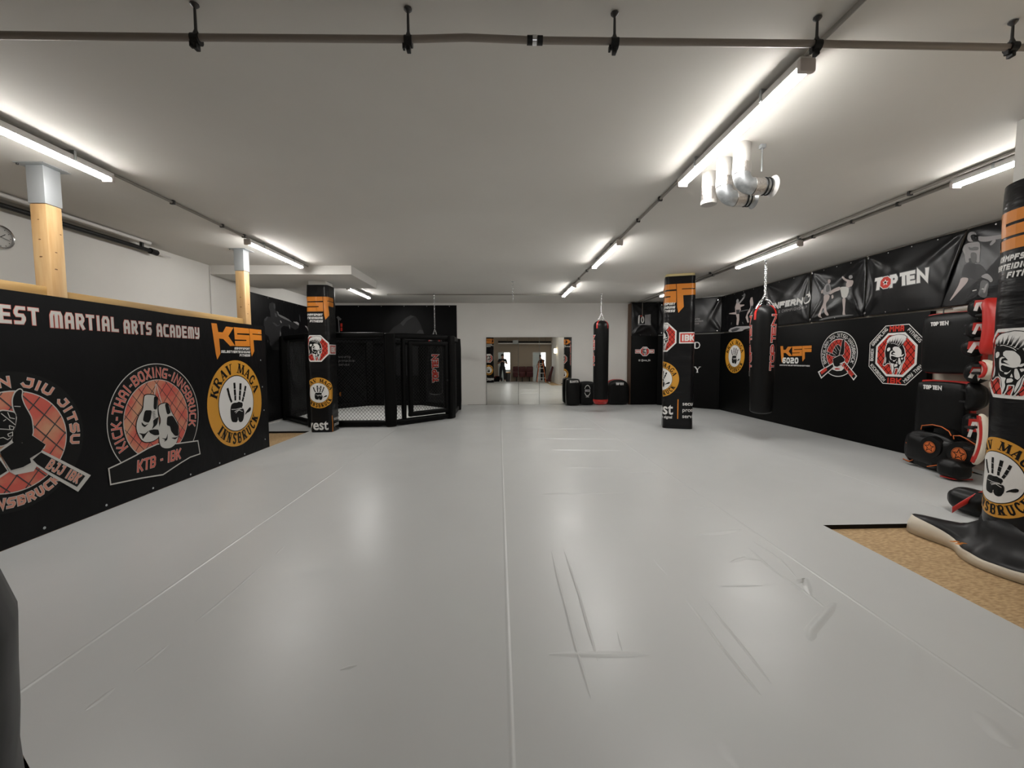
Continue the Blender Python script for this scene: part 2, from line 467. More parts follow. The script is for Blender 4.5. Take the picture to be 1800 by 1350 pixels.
def text(art, s, x0, x1, y, h, t, m, l, ang=0, italic=0, out=None, serif=False, gap=.12, org=None):
    """fit string s between x0 and x1 along direction ang (baseline through (x0,y) or org)"""
    wd = [WID.get(c, 1.0) if not (serif and c == 'I') else .62 for c in s]
    tot = sum(wd)+gap*(len(s)-1); u = (x1-x0)/tot
    ox, oy = org if org else (x0, y); p = 0
    for c, k in zip(s, wd):
        if c != ' ':
            glyph(art, c, (ox+cos(ang)*p, oy+sin(ang)*p), ang, k*u, h, t, m, l, italic, out, serif)
        p += (k+gap)*u
def arc_text(art, s, cx, cy, r, a0, a1, h, w, t, m, l, out=None, serif=False, flip=False, italic=0):
    """letters centred at angles a0..a1 (degrees), baseline radius r; flip = reads along the bottom"""
    wd = [WID.get(c, 1.0) if not (serif and c == 'I') else .62 for c in s]
    gap = .22; pos = []; p = 0
    for k in wd: pos.append(p+k/2); p += k+gap
    span = pos[-1]-pos[0]; u = abs(radians(a1-a0))*(r+h*.5)/span
    for k, c in enumerate(s):
        if c == ' ': continue
        a = radians(a0+(a1-a0)*(pos[k]-pos[0])/span); ww = u*wd[k]
        rot = a+pi/2 if flip else a-pi/2
        rr = r
        px, py = cx+rr*cos(a), cy+rr*sin(a)
        if flip: px, py = cx+(r+h)*cos(a), cy+(r+h)*sin(a)
        glyph(art, c, (px-cos(rot)*ww/2, py-sin(rot)*ww/2), rot, ww, h, t, m, l, italic, out, serif)

# ---- logos -------------------------------------------------------
def logo_krav(a, cx, cy, R, l=0):
    a.disc(cx, cy, R, AMBER, l, 64)
    a.disc(cx, cy, R*.655, PBLACK, l+1, 56); a.disc(cx, cy, R*.635, WHITE, l+2, 56)
    arc_text(a, 'KRAV MAGA', cx, cy, R*.70, 158, 22, R*.225, R*.20, R*.046, PBLACK, l+1, serif=True)
    arc_text(a, 'INNSBRUCK', cx, cy, R*.70, 221, 327, R*.225, R*.185, R*.046, PBLACK, l+1, serif=True, flip=True)
    def N(x, y): return (cx+(x-365)/163*.635*R, cy-(y-853)/278*.635*R)
    L2 = l+3
    for pts, tt in (([(281,692),(290,735)],13), ([(290,742),(299,785)],13), ([(300,792),(313,830)],12),
                    ([(346,645),(347,700)],14), ([(347,712),(348,765)],14), ([(349,775),(348,818)],12),
                    ([(405,657),(400,718)],15), ([(398,730),(393,775)],14), ([(391,785),(390,822)],12),
                    ([(454,690),(444,735)],13), ([(441,747),(430,795)],13), ([(427,805),(416,840)],12)):
        a.line([N(*p) for p in pts], tt/163*.635*R*1.35, PBLACK, L2, ext=.008*R)
    a.poly(soft([N(*p) for p in [(303,875),(312,852),(335,842),(362,847),(380,838),(398,850),(415,855),(418,885),(406,905),(428,930),(428,985),(415,1040),(398,1056),(376,1050),(366,1018),(352,1046),(330,1040),(308,1030),(298,985),(297,910)]]), PBLACK, L2)
    a.poly(soft([N(*p) for p in [(434,985),(446,962),(468,935),(488,918),(500,925),(498,950),(480,968),(455,972),(440,988)]]), PBLACK, L2)
    for ln in ([(308,905),(350,912),(402,908)], [(335,935),(372,922),(412,948)], [(345,950),(385,918),(418,915)], [(366,1040),(364,1000)]):
        a.line([N(*p) for p in ln], .014*R, WHITE, L2+1)
KSFP = [
 [(112,38),(158,42),(168,122),(208,126),(240,68),(312,76),(258,162),(318,262),(270,262),(210,190),(172,184),(178,330),(148,385),(138,330)],
 [(314,72),(470,86),(472,140),(344,134),(344,148),(472,158),(474,278),(320,266),(318,212),(438,218),(438,206),(318,198)],
 [(474,86),(612,99),(613,149),(506,140),(506,149),(613,160),(613,218),(515,210),(520,330),(488,388),(480,330)]]
def logo_ksf(a, x, y, wd, l=0, which='KSF', cmat=None, ht=1.0):
    """x, y = upper left corner, wd = full width"""
    s = wd/(501/520.)
    def N(px, py): return (x+(px-112)/520*s, y-ht*((py-.1*(px-112))-38)/860*s)
    for k, c in enumerate('KSF'):
        if c in which: a.poly([N(*p) for p in KSFP[k]], cmat or ORANGE, l)
    return N
def ksf_lines(a, x1, y, h, u, l=0, m=None):
    """three right-aligned slogan lines ending at x1, first baseline y"""
    for k, s in enumerate(('KAMPFSPORT', 'SELBSTVERTEIDIGUNG', 'FITNESS')):
        n = len(s)
        text(a, s, x1-n*u, x1, y-k*h*1.42, h, h*.27, m or WHITE, l, italic=.18, gap=.14)
CREST = [(318,520),(322,470),(345,430),(385,402),(430,385),(500,372),(570,360),(640,370),(700,385),(748,422),(722,470),(690,520),(662,572),(640,602),(600,590),(560,560),(500,532),(440,522),(380,532),(335,560)]
HEAD = [(318,560),(350,545),(400,528),(450,520),(500,528),(560,556),(610,590),(650,580),(672,610),(702,670),(718,760),(730,770),(722,800),(700,835),(718,880),(700,920),(672,960),(655,1050),(640,1100),(600,1180),(578,1180),(595,1110),(600,1042),(520,1045),(516,1110),(485,1182),(468,1110),(445,1060),(430,975),(395,945),(345,950),(318,975),(285,1000),(258,985),(280,930),(292,870),(298,790),(286,720),(300,640)]
HW = [
 [(330,650),(360,622),(400,628),(405,668),(372,700),(335,705)],
 [(455,630),(490,608),(560,612),(590,625),(640,680),(655,740),(640,800),(610,825),(560,810),(510,775),(455,745),(470,735),(520,735),(480,690),(455,670)],
 [(395,760),(405,710),(440,688),(485,700),(440,712),(425,740),(430,772),(480,776),(560,803),(608,826),(560,828),(440,792),(420,815),(430,860),(470,885),(415,870),(400,830)],
 [(388,888),(410,930),(440,950),(500,958),(488,1010),(503,1060),(490,1130),(478,1160),(465,1090),(450,1020),(432,960),(395,930)],
 [(590,840),(615,835),(640,900),(650,950),(625,980),(595,960),(585,900)],
 [(560,898),(577,950),(542,946)], [(510,970),(560,960),(582,982),(570,1010),(508,1026)],
 [(625,812),(650,782),(712,757),(690,790),(662,815)], [(640,840),(682,832),(690,858),(660,880)],
 [(640,982),(690,902),(712,885),(668,950),(648,1050),(608,1150),(602,1100),(622,1010)],
 [(470,888),(520,888),(556,850),(540,882),(505,915),(480,912)], [(308,800),(322,860),(318,930),(290,975),(300,900)]]
def spartan(a, cx, cy, ap, l=0):
    """helmeted head drawn inside an octagon of apothem ap"""
    def N(x, y): return (cx+(x-512)/439*ap, cy-(y-774)/439*ap)
    a.line(soft([N(*p) for p in HEAD], 1, .15), .07*ap, WHITE, l, closed=True)
    a.line([N(*p) for p in CREST], .03*ap, WHITE, l, closed=True)
    a.poly(soft([N(*p) for p in HEAD], 1, .15), PBLACK, l+1)
    a.poly(soft([N(*p) for p in CREST]), WHITE, l+1)
    a.line([N(*p) for p in CREST[1:11]], .022*ap, PBLACK, l+2)
    rnd = random.Random(3)
    base = [(345,548),(385,528),(430,518),(480,522),(525,535),(565,555),(605,580),(638,592)]
    tip = [(352,440),(400,405),(455,388),(520,376),(580,368),(640,378),(695,395),(735,432)]
    for k in range(8):
        for q in range(3):
            f = (q-1)*.3; bx = base[k][0]+f*40; by = base[k][1]+6; fr = .3+.55*rnd.random()
            tx = bx+(tip[k][0]-base[k][0])*fr; ty = by+(tip[k][1]-base[k][1])*fr
            a.poly([N(bx-8, by), N(bx+8, by), N(tx, ty)], PBLACK, l+2)
    a.line([N(*p) for p in [(408,545),(455,538),(520,560),(570,585),(600,612)]], .018*ap, WHITE, l+2)
    for q in HW: a.poly(soft([N(*p) for p in q], 2, .13), WHITE, l+2)
    a.poly(soft([N(*p) for p in [(428,808),(480,812),(552,838),(540,868),(490,882),(440,862)]]), PBLACK, l+3)
def logo_octagon(a, cx, cy, ap, l=0, border=.10, fence=True):
    a.poly(octa(cx, cy, ap), WHITE, l)
    o = octa(cx, cy, ap*(1-border)); a.poly(o, RED, l+1)
    if fence: a.fence(o, ap*.22, ap*.028, PBLACK, l+2)
    spartan(a, cx, cy, ap*.98, l+3)
def box_ibk(a, x0, x1, y0, y1, l=0, s='IBK'):
    a.poly([(x0,y0),(x1,y0),(x1,y1),(x0,y1)], WHITE, l)
    g = (y1-y0)*.1; a.poly([(x0+g,y0+g),(x1-g,y0+g),(x1-g,y1-g),(x0+g,y1-g)], RED, l+1)
    h = (y1-y0)*.58; cx = (x0+x1)/2; hw = (x1-x0)*.36
    text(a, s, cx-hw, cx+hw, (y0+y1)/2-h/2, h, h*.24, WHITE, l+3, gap=.1)
def toptenword(a, x0, x1, y, h, l=0, ang=0, m=None, out=None, org=None, octo=True):
    """two words in heavy capitals, the O drawn as an octagon holding a star"""
    m = m or WHITE; t = h*.26; W = x1-x0; ox, oy = org if org else (x0, y)
    ux, uy = cos(ang), sin(ang); vx, vy = -uy, ux
    def P(x, yy): return (ox+ux*x*W+vx*yy*h, oy+uy*x*W+vy*yy*h)
    for c, p, q in (('T', 0, .15), ('P', .30, .46), ('T', .50, .65), ('E', .63, .78), ('N', .80, 1.0)):
        glyph(a, c, P(p, 0), ang, (q-p)*W, h, t, m, l+2, 0, out)
    if not octo:
        glyph(a, 'O', P(.15, 0), ang, .15*W, h, t, m, l+2, 0, out); return
    c0 = P(.222, .5)
    a.poly(octa(c0[0], c0[1], h*.50), WHITE, l+3); a.poly(octa(c0[0], c0[1], h*.44), RED, l+4)
    st = [(c0[0]+h*(.27 if k % 2 == 0 else .12)*sin(k*pi/5), c0[1]+h*(.27 if k % 2 == 0 else .12)*cos(k*pi/5)) for k in range(10)]
    a.poly(st, WHITE, l+5); a.disc(c0[0], c0[1], h*.09, PBLACK, l+6, 16)
def star(a, cx, cy, r, m, l):
    a.line([(cx+r*(1 if k % 2 == 0 else .42)*sin(k*pi/5), cy+r*(1 if k % 2 == 0 else .42)*cos(k*pi/5)) for k in range(10)], r*.16, m, l, closed=True)
def fonttext(a_mapper, s, name, size, parent, m, u0, v0, off=.003, width=None, label=None, bold=.0, step=None):
    """small plain lettering from the built-in font, mapped onto a surface"""
    cu = bpy.data.curves.new('t', 'FONT'); cu.body = s; cu.size = size; cu.offset = bold; cu.resolution_u = 3
    ob = bpy.data.objects.new('t', cu); COL.objects.link(ob)
    dg = bpy.context.evaluated_depsgraph_get(); me = bpy.data.meshes.new_from_object(ob.evaluated_get(dg))
    bpy.data.objects.remove(ob); bpy.data.curves.remove(cu)
    bm = bmesh.new(); bm.from_mesh(me); bpy.data.meshes.remove(me)
    xs = [v.co.x for v in bm.verts]; k = 1
    if width: k = width/(max(xs)-min(xs))
    for v in bm.verts: v.co.x *= k
    if step:
        lo = min(v.co.x for v in bm.verts); hi = max(v.co.x for v in bm.verts); q = lo+step
        while q < hi:
            bmesh.ops.bisect_plane(bm, geom=bm.verts[:]+bm.edges[:]+bm.faces[:], plane_co=(q, 0, 0), plane_no=(1, 0, 0)); q += step
    d = wloc(parent)
    for v in bm.verts: v.co = Vector(a_mapper(u0+v.co.x, v0+v.co.y, off))-d
    me = bpy.data.meshes.new(name); bm.to_mesh(me); bm.free(); me.materials.append(m)
    o = bpy.data.objects.new(name, me); link(o, parent)
    if label: o['label'] = label
    return o

# ================================================================== ROOM SHELL
def slab(name, lo, hi, m):
    return MB().box(lo, hi, m).build(name, kind='structure')
slab('floor', (XL-.1, YB-.1, -.16), (XR+.1, YF+.1, -.04), OSB)
slab('ceiling', (XL-.1, YB-.1, H), (XR+.1, YF+.1, H+.12), PLASTER)
slab('wall_left', (XL-.1, YB-.1, -.04), (XL, YF+.1, H), WALLW)
slab('wall_far', (XL, YF, -.04), (XR+.1, YF+.1, H), WALLW)
slab('wall_right', (XR, 2.0, -.04), (XR+.1, YF, H), BEIGE)
# back wall with two openings for the glazed doors
b = MB()
dx = [(XL, -.22), (.61, 2.16), (3.12, 3.47)]
for x0, x1 in dx: b.box((x0, YB-.1, -.04), (x1, YB, H), BROWNW)
for x0, x1 in ((-.22, .61), (2.16, 3.12)): b.box((x0, YB-.1, 1.92), (x1, YB, H), BROWNW)
b.build('wall_back', kind='structure')
b = MB(); b.box((3.47, YB-.1, -.04), (3.57, 2.0, H), WALLW); b.box((3.47, 2.0, -.04), (XR+.1, 2.1, H), WALLW)
b.build('wall_entrance', kind='structure')
# slanting corner wall between far and right wall
A0 = Vector((4.96, 12.86)); A1 = Vector((6.28, 11.54)); AD = (A1-A0).normalized(); AN = Vector((-AD.y, AD.x))
AN = AN if AN.y < 0 else -AN
b = MB(); b.prism([A0, A1, (XR, YF), (4.96, YF)], -.04, H, WALLW); b.build('wall_corner', kind='structure')
slab('trim_1', (XL, 7.88, 3.03), (-2.70, 9.48, H), WALLW)
for n_, (x0, x1, split) in enumerate(((-.22, .61, .46), (2.16, 3.12, .62))):
    b = MB()
    for lo, hi in (((x0, YB-.08, -.04), (x0+.05, YB+.01, 1.92)), ((x1-.05, YB-.08, -.04), (x1, YB+.01, 1.92)), ((x0, YB-.08, 1.87), (x1, YB+.01, 1.92)),
                   ((x0, YB-.08, -.04), (x1, YB+.01, .0)), ((x0+(x1-x0)*split-.02, YB-.07, 0), (x0+(x1-x0)*split+.02, YB-.01, 1.87))):
        b.box(lo, hi, WPLAST)
    d = b.build('door_%d' % (n_+1), kind='structure')
    g = MB(); g.box((x0+.05, YB-.06, 0), (x0+(x1-x0)*split-.02, YB-.05, 1.87), FROST); g.build('frosted_pane', d)
    g = MB(); g.box((x0+(x1-x0)*split+.02, YB-.06, .75), (x1-.05, YB-.05, 1.87), DAY)
    g.box((x0+(x1-x0)*split+.02, YB-.06, 0), (x1-.05, YB-.05, .75), FROST); g.build('daylight_pane', d)
    h = MB(); h.tube([(x0+.09, YB+.0, 1.0), (x0+.09, YB+.05, 1.0), (x0+.2, YB+.05, 1.0)], .009, CHROME, 8); h.build('door_handle', d)

# ================================================================== MAT FLOOR
b = MB()
MP = [(-3.9, -.6), (2.87, -.6), (2.87, 3.54), (XR-.005, 3.54), (XR-.005, 11.54), (4.96, 12.86), (4.96, YF-.005), (XL+.005, YF-.005), (XL+.005, 8.66), (-3.9, 8.66)]
b.prism(MP, -.039, 0, MATGREY)
b.bm.faces.ensure_lookup_table()
pb = b.mi(PBLACK)
for f in b.bm.faces:
    c = f.calc_center_median()
    if abs(c.z+.02) < .01 and c.y > 3.5 and abs(f.normal.y) >= 0 and (abs(c.y-3.54) < .01 or abs(c.y-8.66) < .01): f.material_index = pb
tmat = b.build('training_mat', label='light grey vinyl training mat covering almost the whole gym floor', cat='floor mat')
def crease(pts, wd, ht, name='crease', parent=tmat):
    """raised weld or wrinkle: smooth bump of the same vinyl along a path on the floor"""
    if name == 'crease': ht *= 1.2
    P = [Vector((p[0], p[1])) for p in pts]; Q = []
    for k in range(len(P)-1):
        n = max(2, int((P[k+1]-P[k]).length/.12))
        for i in range(n): Q.append(P[k].lerp(P[k+1], i/n))
    Q.append(P[-1]); N = len(Q); M_ = 8; verts = []; fs = []
    for k, p in enumerate(Q):
        t = (Q[min(k+1, N-1)]-Q[max(k-1, 0)]).normalized(); n = Vector((-t.y, t.x))
        e = min(1, 2.2*sin(pi*k/(N-1))+.0) if name == 'crease' else 1
        for j in range(M_+1):
            u = j/M_*2-1; z = ht*e*(.5+.5*cos(pi*u))
            verts.append((p.x+n.x*u*wd/2*(.35+.65*e), p.y+n.y*u*wd/2*(.35+.65*e), .0004+z))
    for k in range(N-1):
        for j in range(M_): fs.append((k*(M_+1)+j, (k+1)*(M_+1)+j, (k+1)*(M_+1)+j+1, k*(M_+1)+j+1))
    c = MB(); c.faces(verts, fs, MATGREY, True); return c.build(name, parent, auto=False)
for x0, y0, y1 in ((-2.17, -.5, 8.9), (.04, -.5, 13.1), (2.17, -.5, 13.1), (4.35, 3.6, 12.8)):
    crease([(x0, y0), (x0, y1)], .028, .0032, 'seam')
def fl(s, ox, oy, pts): return [onZ(ox+x/s, oy+y/s, 0) for x, y in pts]
for s, ox, oy, pts, wd, ht in (
    (2, 900, 900, [(140,140),(160,230),(195,360),(225,480),(250,560),(278,655)], .022, .003),
    (2, 900, 900, [(185,140),(235,290),(265,400),(303,525)], .020, .0025),
    (2, 900, 900, [(605,300),(660,370),(740,480),(820,580),(875,645)], .022, .003),
    (2, 900, 900, [(664,290),(730,375),(800,460),(912,604)], .020, .0025),
    (2, 900, 900, [(830,125),(900,190),(990,255),(1060,305),(1112,345)], .03, .004),
    (2, 900, 900, [(850,105),(940,165),(1000,230)], .025, .003),
    (2, 900, 900, [(1135,318),(1090,370),(1048,418),(1046,452)], .06, .007),
    (2, 900, 900, [(1412,455),(1400,560),(1385,650)], .09, .0028),
    (2, 900, 900, [(1630,700),(1700,770),(1760,830)], .09, .0028),
    (2, 900, 900, [(650,79),(700,77),(740,74),(805,62)], .06, .007),
    (2, 900, 900, [(765,178),(820,162),(885,172)], .05, .005),
    (2, 900, 900, [(735,262),(880,258)], .03, .003), (2, 900, 900, [(130,500),(480,500)], .05, .003),
    (2, 900, 900, [(1000,250),(1030,235),(1050,300)], .05, .004), (2, 900, 900, [(370,420),(392,500)], .014, .002),
    (2, 900, 900, [(495,165),(550,225)], .02, .002), (2, 900, 900, [(730,795),(800,900)], .10, .002),
    (2, 0, 900, [(922,188),(840,262),(760,330),(685,388)], .022, .003),
    (2, 0, 900, [(592,468),(530,520),(470,565)], .022, .0025), (2, 0, 900, [(405,618),(350,662),(300,698)], .03, .003),
    (2, 0, 900, [(1195,555),(1255,538)], .03, .004), (2, 0, 900, [(998,122),(970,150)], .03, .003),
    (2.571, 600, 700, [(800,137),(980,139),(1150,138)], .10, .008), (2.571, 600, 700, [(790,180),(1030,184),(1285,186)], .09, .007),
    (2.571, 600, 700, [(950,233),(1060,235),(1275,236)], .08, .008), (2.571, 600, 700, [(900,433),(1000,430),(1085,436)], .07, .008),
    (2.571, 600, 700, [(1080,432),(1300,428)], .05, .003), (2.571, 600, 700, [(1300,336),(1380,333),(1430,336)], .07, .006),
    (2.571, 600, 700, [(1600,616),(1700,610),(1795,598)], .06, .008), (2.571, 600, 700, [(1010,312),(1350,318)], .05, .003),
    (2.571, 600, 700, [(1600,490),(1680,500)], .05, .005), (2.571, 600, 700, [(1530,455),(1620,458)], .05, .004),
    (2, 0, 900, [(60,632),(70,628)], .02, .001)):
    crease(fl(s, ox, oy, pts), wd, ht)

# ================================================================== CEILING BATTENS
def batten(x, y0, label):
    L_ = 1.60; t = empty('ceiling_batten_light', (x, y0, H-.045), label, 'light', 'white strip lights under the ceiling')
    b = MB(); b.box((x-.045, y0, H-.082), (x+.045, y0+L_, H-.034), WPLAST, .006); b.build('housing', t)
    pr = []; n = 10
    for k in range(n+1):
        a = pi*k/n; pr.append((x+.040*cos(a), H-.082-.028*sin(a)))
    b = MB(); vs_ = [(p[0], yy, p[1]) for yy in (y0+.03, y0+L_-.03) for p in pr]
    fs = [(k, k+1, n+2+k, n+1+k) for k in range(n)]+[tuple(range(n+1)), tuple(range(n+1, 2*n+2)), (0, n, 2*n+1, n+1)]
    b.faces(vs_, fs, DIFF, True); b.build('diffuser', t, auto=False)
    for yy in (y0-.005, y0+L_-.03):
        b = MB(); b.box((x-.047, yy, H-.118), (x+.047, yy+.035, H-.043), ENDCAP, .012); b.build('end_cap', t)
    for yy in (y0+.35, y0+L_-.35):
        b = MB(); b.box((x-.05, yy-.01, H-.075), (x+.05, yy+.01, H-.001), GALVD); b.build('clip', t)
    return t
first = batten(1.72, 2.37, 'strip light nearest the camera, right of the ceiling centre, lined up before the silver ducts')
names = {(1.72, 5.98): 'strip light in the middle of the row that runs to the mirror', (1.72, 9.56): 'strip light farthest along the row that runs toward the mirror',
         (-3.48, 2.37): 'strip light at the left frame edge beside the nearer timber post', (-3.48, 6.02): 'strip light beside the farther timber post in front of the boxed ceiling',
         (-3.48, 9.9): 'small strip light over the cage, behind the boxed ceiling', (4.33, 2.35): 'strip light at the right frame edge above the nearest padded column',
         (4.33, 5.98): 'strip light on the right, above the big hanging bag', (4.33, 9.56): 'strip light partly hidden behind the right middle column'}
for (x, y), lb in names.items():
    c = copy_tree(first); c.location = (x, y, H-.045); c['label'] = lb
def conduit(pts, r, label, clips=(), m=CONDUIT, n=8):
    t = empty('ceiling_conduit', pts[0], label, 'conduit')
    MB().tube(pts, r, m, n).build('tube', t)
    for c in clips:
        MB().box((c[0]-.022, c[1]-.014, c[2]-.022), (c[0]+.022, c[1]+.014, H), DARKST, .003).build('clip', t)
    return t
z = H-.022
conduit([(1.72, YB, z), (1.72, 11.3, z), (-2.95, 11.3, z)], .014, 'thin grey conduit along the middle row of strip lights, turning left near the far wall', [(1.72, k, z) for k in (1.2, 4.5, 5.2, 8.2, 9.0)])
conduit([(-3.48, YB, z), (-3.48, 7.87, z)], .014, 'thin grey conduit linking the left strip lights above the timber partition', [(-3.48, k, z) for k in (1.6, 4.7, 5.5, 5.95)])
conduit([(4.25, 2.12, z), (4.25, 6.6, z), (4.30, 8.4, z), (4.25, 12.8, z)], .014, 'thin grey conduit on the left of the pair along the right strip lights', [(4.25, k, z) for k in (4.3, 5.9, 8.4)])
conduit([(4.42, 2.12, z), (4.42, 12.8, z)], .019, 'thicker grey conduit on the right of the pair along the right strip lights', [(4.42, k, z) for k in (4.6, 5.2, 5.85, 8.6)])

# cross pipe with clamp hangers
zp = 3.05
pp = [onY(0, 62, 2.15), onY(345, 66, 2.15), onY(718, 69, 2.15), onY(820, 66, 2.15), onY(938, 71, 2.15), onY(1080, 73, 2.15), onY(1435, 77, 2.15), onY(1800, 84, 2.15)]
pts = [(XL+.02, 2.15, pp[0][1])]+[(x, 2.15, zz) for x, zz in pp]+[(XR-.3, 2.15, pp[-1][1])]
cp = empty('ceiling_pipe', (0, 2.15, zp), 'long brownish grey pipe crossing the whole ceiling in the foreground', 'pipe')
MB().tube(pts, .0165, PIPEB, 14).build('pipe', cp)
for px in (345, 718, 1080, 1435, 1778):
    x, zz = onY(px, 66+18*px/1800, 2.15)
    b = MB(); b.tube([(x-.018, 2.15, zz), (x+.018, 2.15, zz)], .027, BLACKP, 14); b.box((x-.010, 2.135, zz-.048), (x+.010, 2.165, zz-.02), BLACKP, .003)
    b.box((x-.028, 2.14, zz-.036), (x-.018, 2.16, zz-.012), BLACKP); b.build('clamp', cp)
    b = MB(); b.lathe([(.014, 0), (.007, .02), (.006, H-zz-.05), (.02, H-zz-.035), (.02, H-zz-.03)], (x, 2.15, zz+.025), DARKST, 10)
    b.build('hanger', cp)
x, zz = onY(938, 71, 2.15)
b = MB()
for d in (-.032, .018): b.tube([(x+d, 2.15, zz), (x+d+.026, 2.15, zz)], .021, BLACKP, 14)
b.tube([(x-.006, 2.15, zz), (x+.014, 2.15, zz)], .023, CHROME, 14); b.build('coupling', cp)

# ducts
def duct(y, kind, zlow, label):
    x = 1.955; R = .064
    t = empty('ventilation_duct', (x, y, H), label, 'duct', 'silver ducts hanging from the ceiling')
    if kind == 'cap':
        MB().lathe([(R, 0), (R, -(H-zlow-.15))], (x, y, H), DUCTP, 32).build('riser', t)
        MB().lathe([(R+.002, 0), (R+.003, -.06), (R+.002, -.12)], (x, y, zlow+.15), FOIL, 32).build('foil_wrap', t)
        MB().lathe([(R+.006, 0), (R+.006, -.03), (R-.004, -.035), (0, -.035)], (x, y, zlow+.035), DUCTP, 32).build('end_cap', t)
    else:
        ze = zlow+.085
        MB().lathe([(R, 0), (R, -(H-ze-.095))], (x, y, H), DUCTP, 32).build('riser', t)
        MB().lathe([(R+.002, 0), (R+.004, -.05), (R+.002, -.08)], (x, y, ze+.095), FOIL, 32).build('foil_wrap', t)
        arc = [(x+.095*(1-cos(a)), y, ze+.015-.095*sin(a)+.0) for a in [pi/2*k/8 for k in range(9)]]
        MB().tube(arc, R, GALV, 28).build('elbow', t)
        zc = arc[-1][2]; xe = arc[-1][0]
        MB().tube([(xe, y, zc), (xe+.075, y, zc)], R+.003, FOIL, 28).build('foil_wrap', t)
        MB().tube([(xe+.072, y, zc), (xe+.15, y, zc)], R-.003, GALV, 28).build('spigot', t)
        for d in (.088, .118): MB().tube([(xe+d, y, zc), (xe+d+.008, y, zc)], R+.005, BLACKP, 28).build('rubber_ring', t)
        MB().lathe([(R-.003, .145), (R+.02, .165), (R+.02, .168), (.0, .160)], (xe, y, zc), WPLAST if y < 3.5 else GALV, 32, 'x').build('flange', t)
duct(3.40, 'elbow', 2.86, 'nearest silver duct elbow with white flange facing right')
duct(3.66, 'elbow', 2.86, 'middle silver duct elbow, partly behind the nearest one')
duct(3.92, 'cap', 2.90, 'farthest duct, a straight stub with a capped bottom')
b = MB(); b.tube([(2.12, 3.40, 2.98), (2.12, 3.40, H)], .006, GALV, 8); b.box((2.10, 3.38, H-.03), (2.14, 3.42, H-.0005), GALVD, .003)
b.build('threaded_rod', label='threaded steel rod holding the nearest duct to the ceiling', cat='rod')

# ================================================================== TIMBER PARTITION AND LEFT BANNER
tp = empty('timber_partition', (-4.0, 4.5, 0), 'spruce timber frame of the left partition with two posts rising to the ceiling', 'partition')
pz = 2.84
# post 1 px 130..178 at its foot, post 2 px 441..458
def post(y0, y1, pz, knots):
    x0, x1 = -4.09, -3.95
    b = MB(); b.box((x0, y0, -.03), (x1, y1, pz), TIMBER, .012)
    p = b.build('post', tp)
    k = MB()
    for ky, kz, r in knots:
        k.faces([(x1+.0012, ky+r*1.6*cos(a), kz+r*.6*sin(a)) for a in [2*pi*i/12 for i in range(12)]], [tuple(range(12))], KNOT)
        k.faces([(ky*0+x0+.07+r*1.6*cos(a), y0-.0012, kz+.1+r*.6*sin(a)) for a in [2*pi*i/12 for i in range(12)]], [tuple(range(12))], KNOT)
    k.build('knot', p)
    b = MB(); b.box((x0-.004, y0-.004, pz-.0), (x1+.004, y1+.004, H-.006), GALVD, .004); s = b.build('post_shoe', tp)
    b = MB(); b.box((x0-.06, y0-.05, H-.006), (x1+.06, y1+.05, H-.0005), GALVD)
    for sy in (y0-.03, y1+.03): b.lathe([(.009, 0), (.009, -.012), (0, -.014)], (x0-.04, sy, H-.006), DARKST, 8)
    b.build('flange_plate', s)
post(3.87, 4.01, 2.86, [(3.93, 2.45, .007), (3.98, 2.62, .006), (3.92, 2.30, .009)])
post(6.72, 6.86, 2.86, [(6.8, 2.35, .008), (6.77, 2.2, .01)])
for (ya, yb, za) in ((.9, 3.87, 2.14), (4.01, 6.72, 2.12)):
    MB().box((-4.06, ya, za-.12), (-3.99, yb, za), TIMBERH, .006).build('top_rail', tp)
for y in (1.0, 2.4, 5.3): MB().box((-4.06, y, -.03), (-3.99, y+.07, 2.0), TIMBERH).build('stud', tp)
MB().box((-4.08, .9, -.039), (-3.96, 7.1, .03), TIMBERH).build('bottom_rail', tp)

XB = -3.90
def LP(u, v, off=0): return (XB+off, u, v)
def Lt(s, ox, oy, pts): return [onX(ox+x/s, oy+y/s, XB) for x, y in pts]
lb = empty('wall_banner', (XB, 4, 0), 'long black banner on the left partition reading martial arts academy with four large club logos', 'banner')
b = MB()
top = [(.9, 2.06), (3.9, 2.05), (4.6, 2.045), (5.2, 2.03), (5.8, 2.035), (6.4, 2.025), (7.14, 2.035)]
n = len(top)
vs_ = [(XB, y, zz) for y, zz in top]+[(XB, y, .003) for y, zz in top]+[(XB-.02, y, zz) for y, zz in top]+[(XB-.02, y, .003) for y, zz in top]
fs = []
for k in range(n-1):
    fs += [(k, k+1, n+k+1, n+k), (2*n+k, 2*n+k+1, 3*n+k+1, 3*n+k), (k, k+1, 2*n+k+1, 2*n+k), (n+k, n+k+1, 3*n+k+1, 3*n+k)]
fs += [(0, n, 3*n, 2*n), (n-1, 2*n-1, 4*n-1, 3*n-1)]
b.faces(vs_, fs, BLACKB); b.box((XB-.18, 7.115, .0), (XB-.001, 7.14, 2.03), BLACKB)
b.build('cloth', lb)
for px, py in ((455,585),(458,633),(461,680),(464,721),(466,772),(430,798),(386,814),(335,834),(269,858),(187,888),(78,928)):
    y, zz = onX(px, py, XB); b = MB(); b.lathe([(.0, .004), (.010, .004), (.012, .001)], (XB, y, max(zz, .03)), GALV, 10, 'x'); b.build('eyelet', lb)
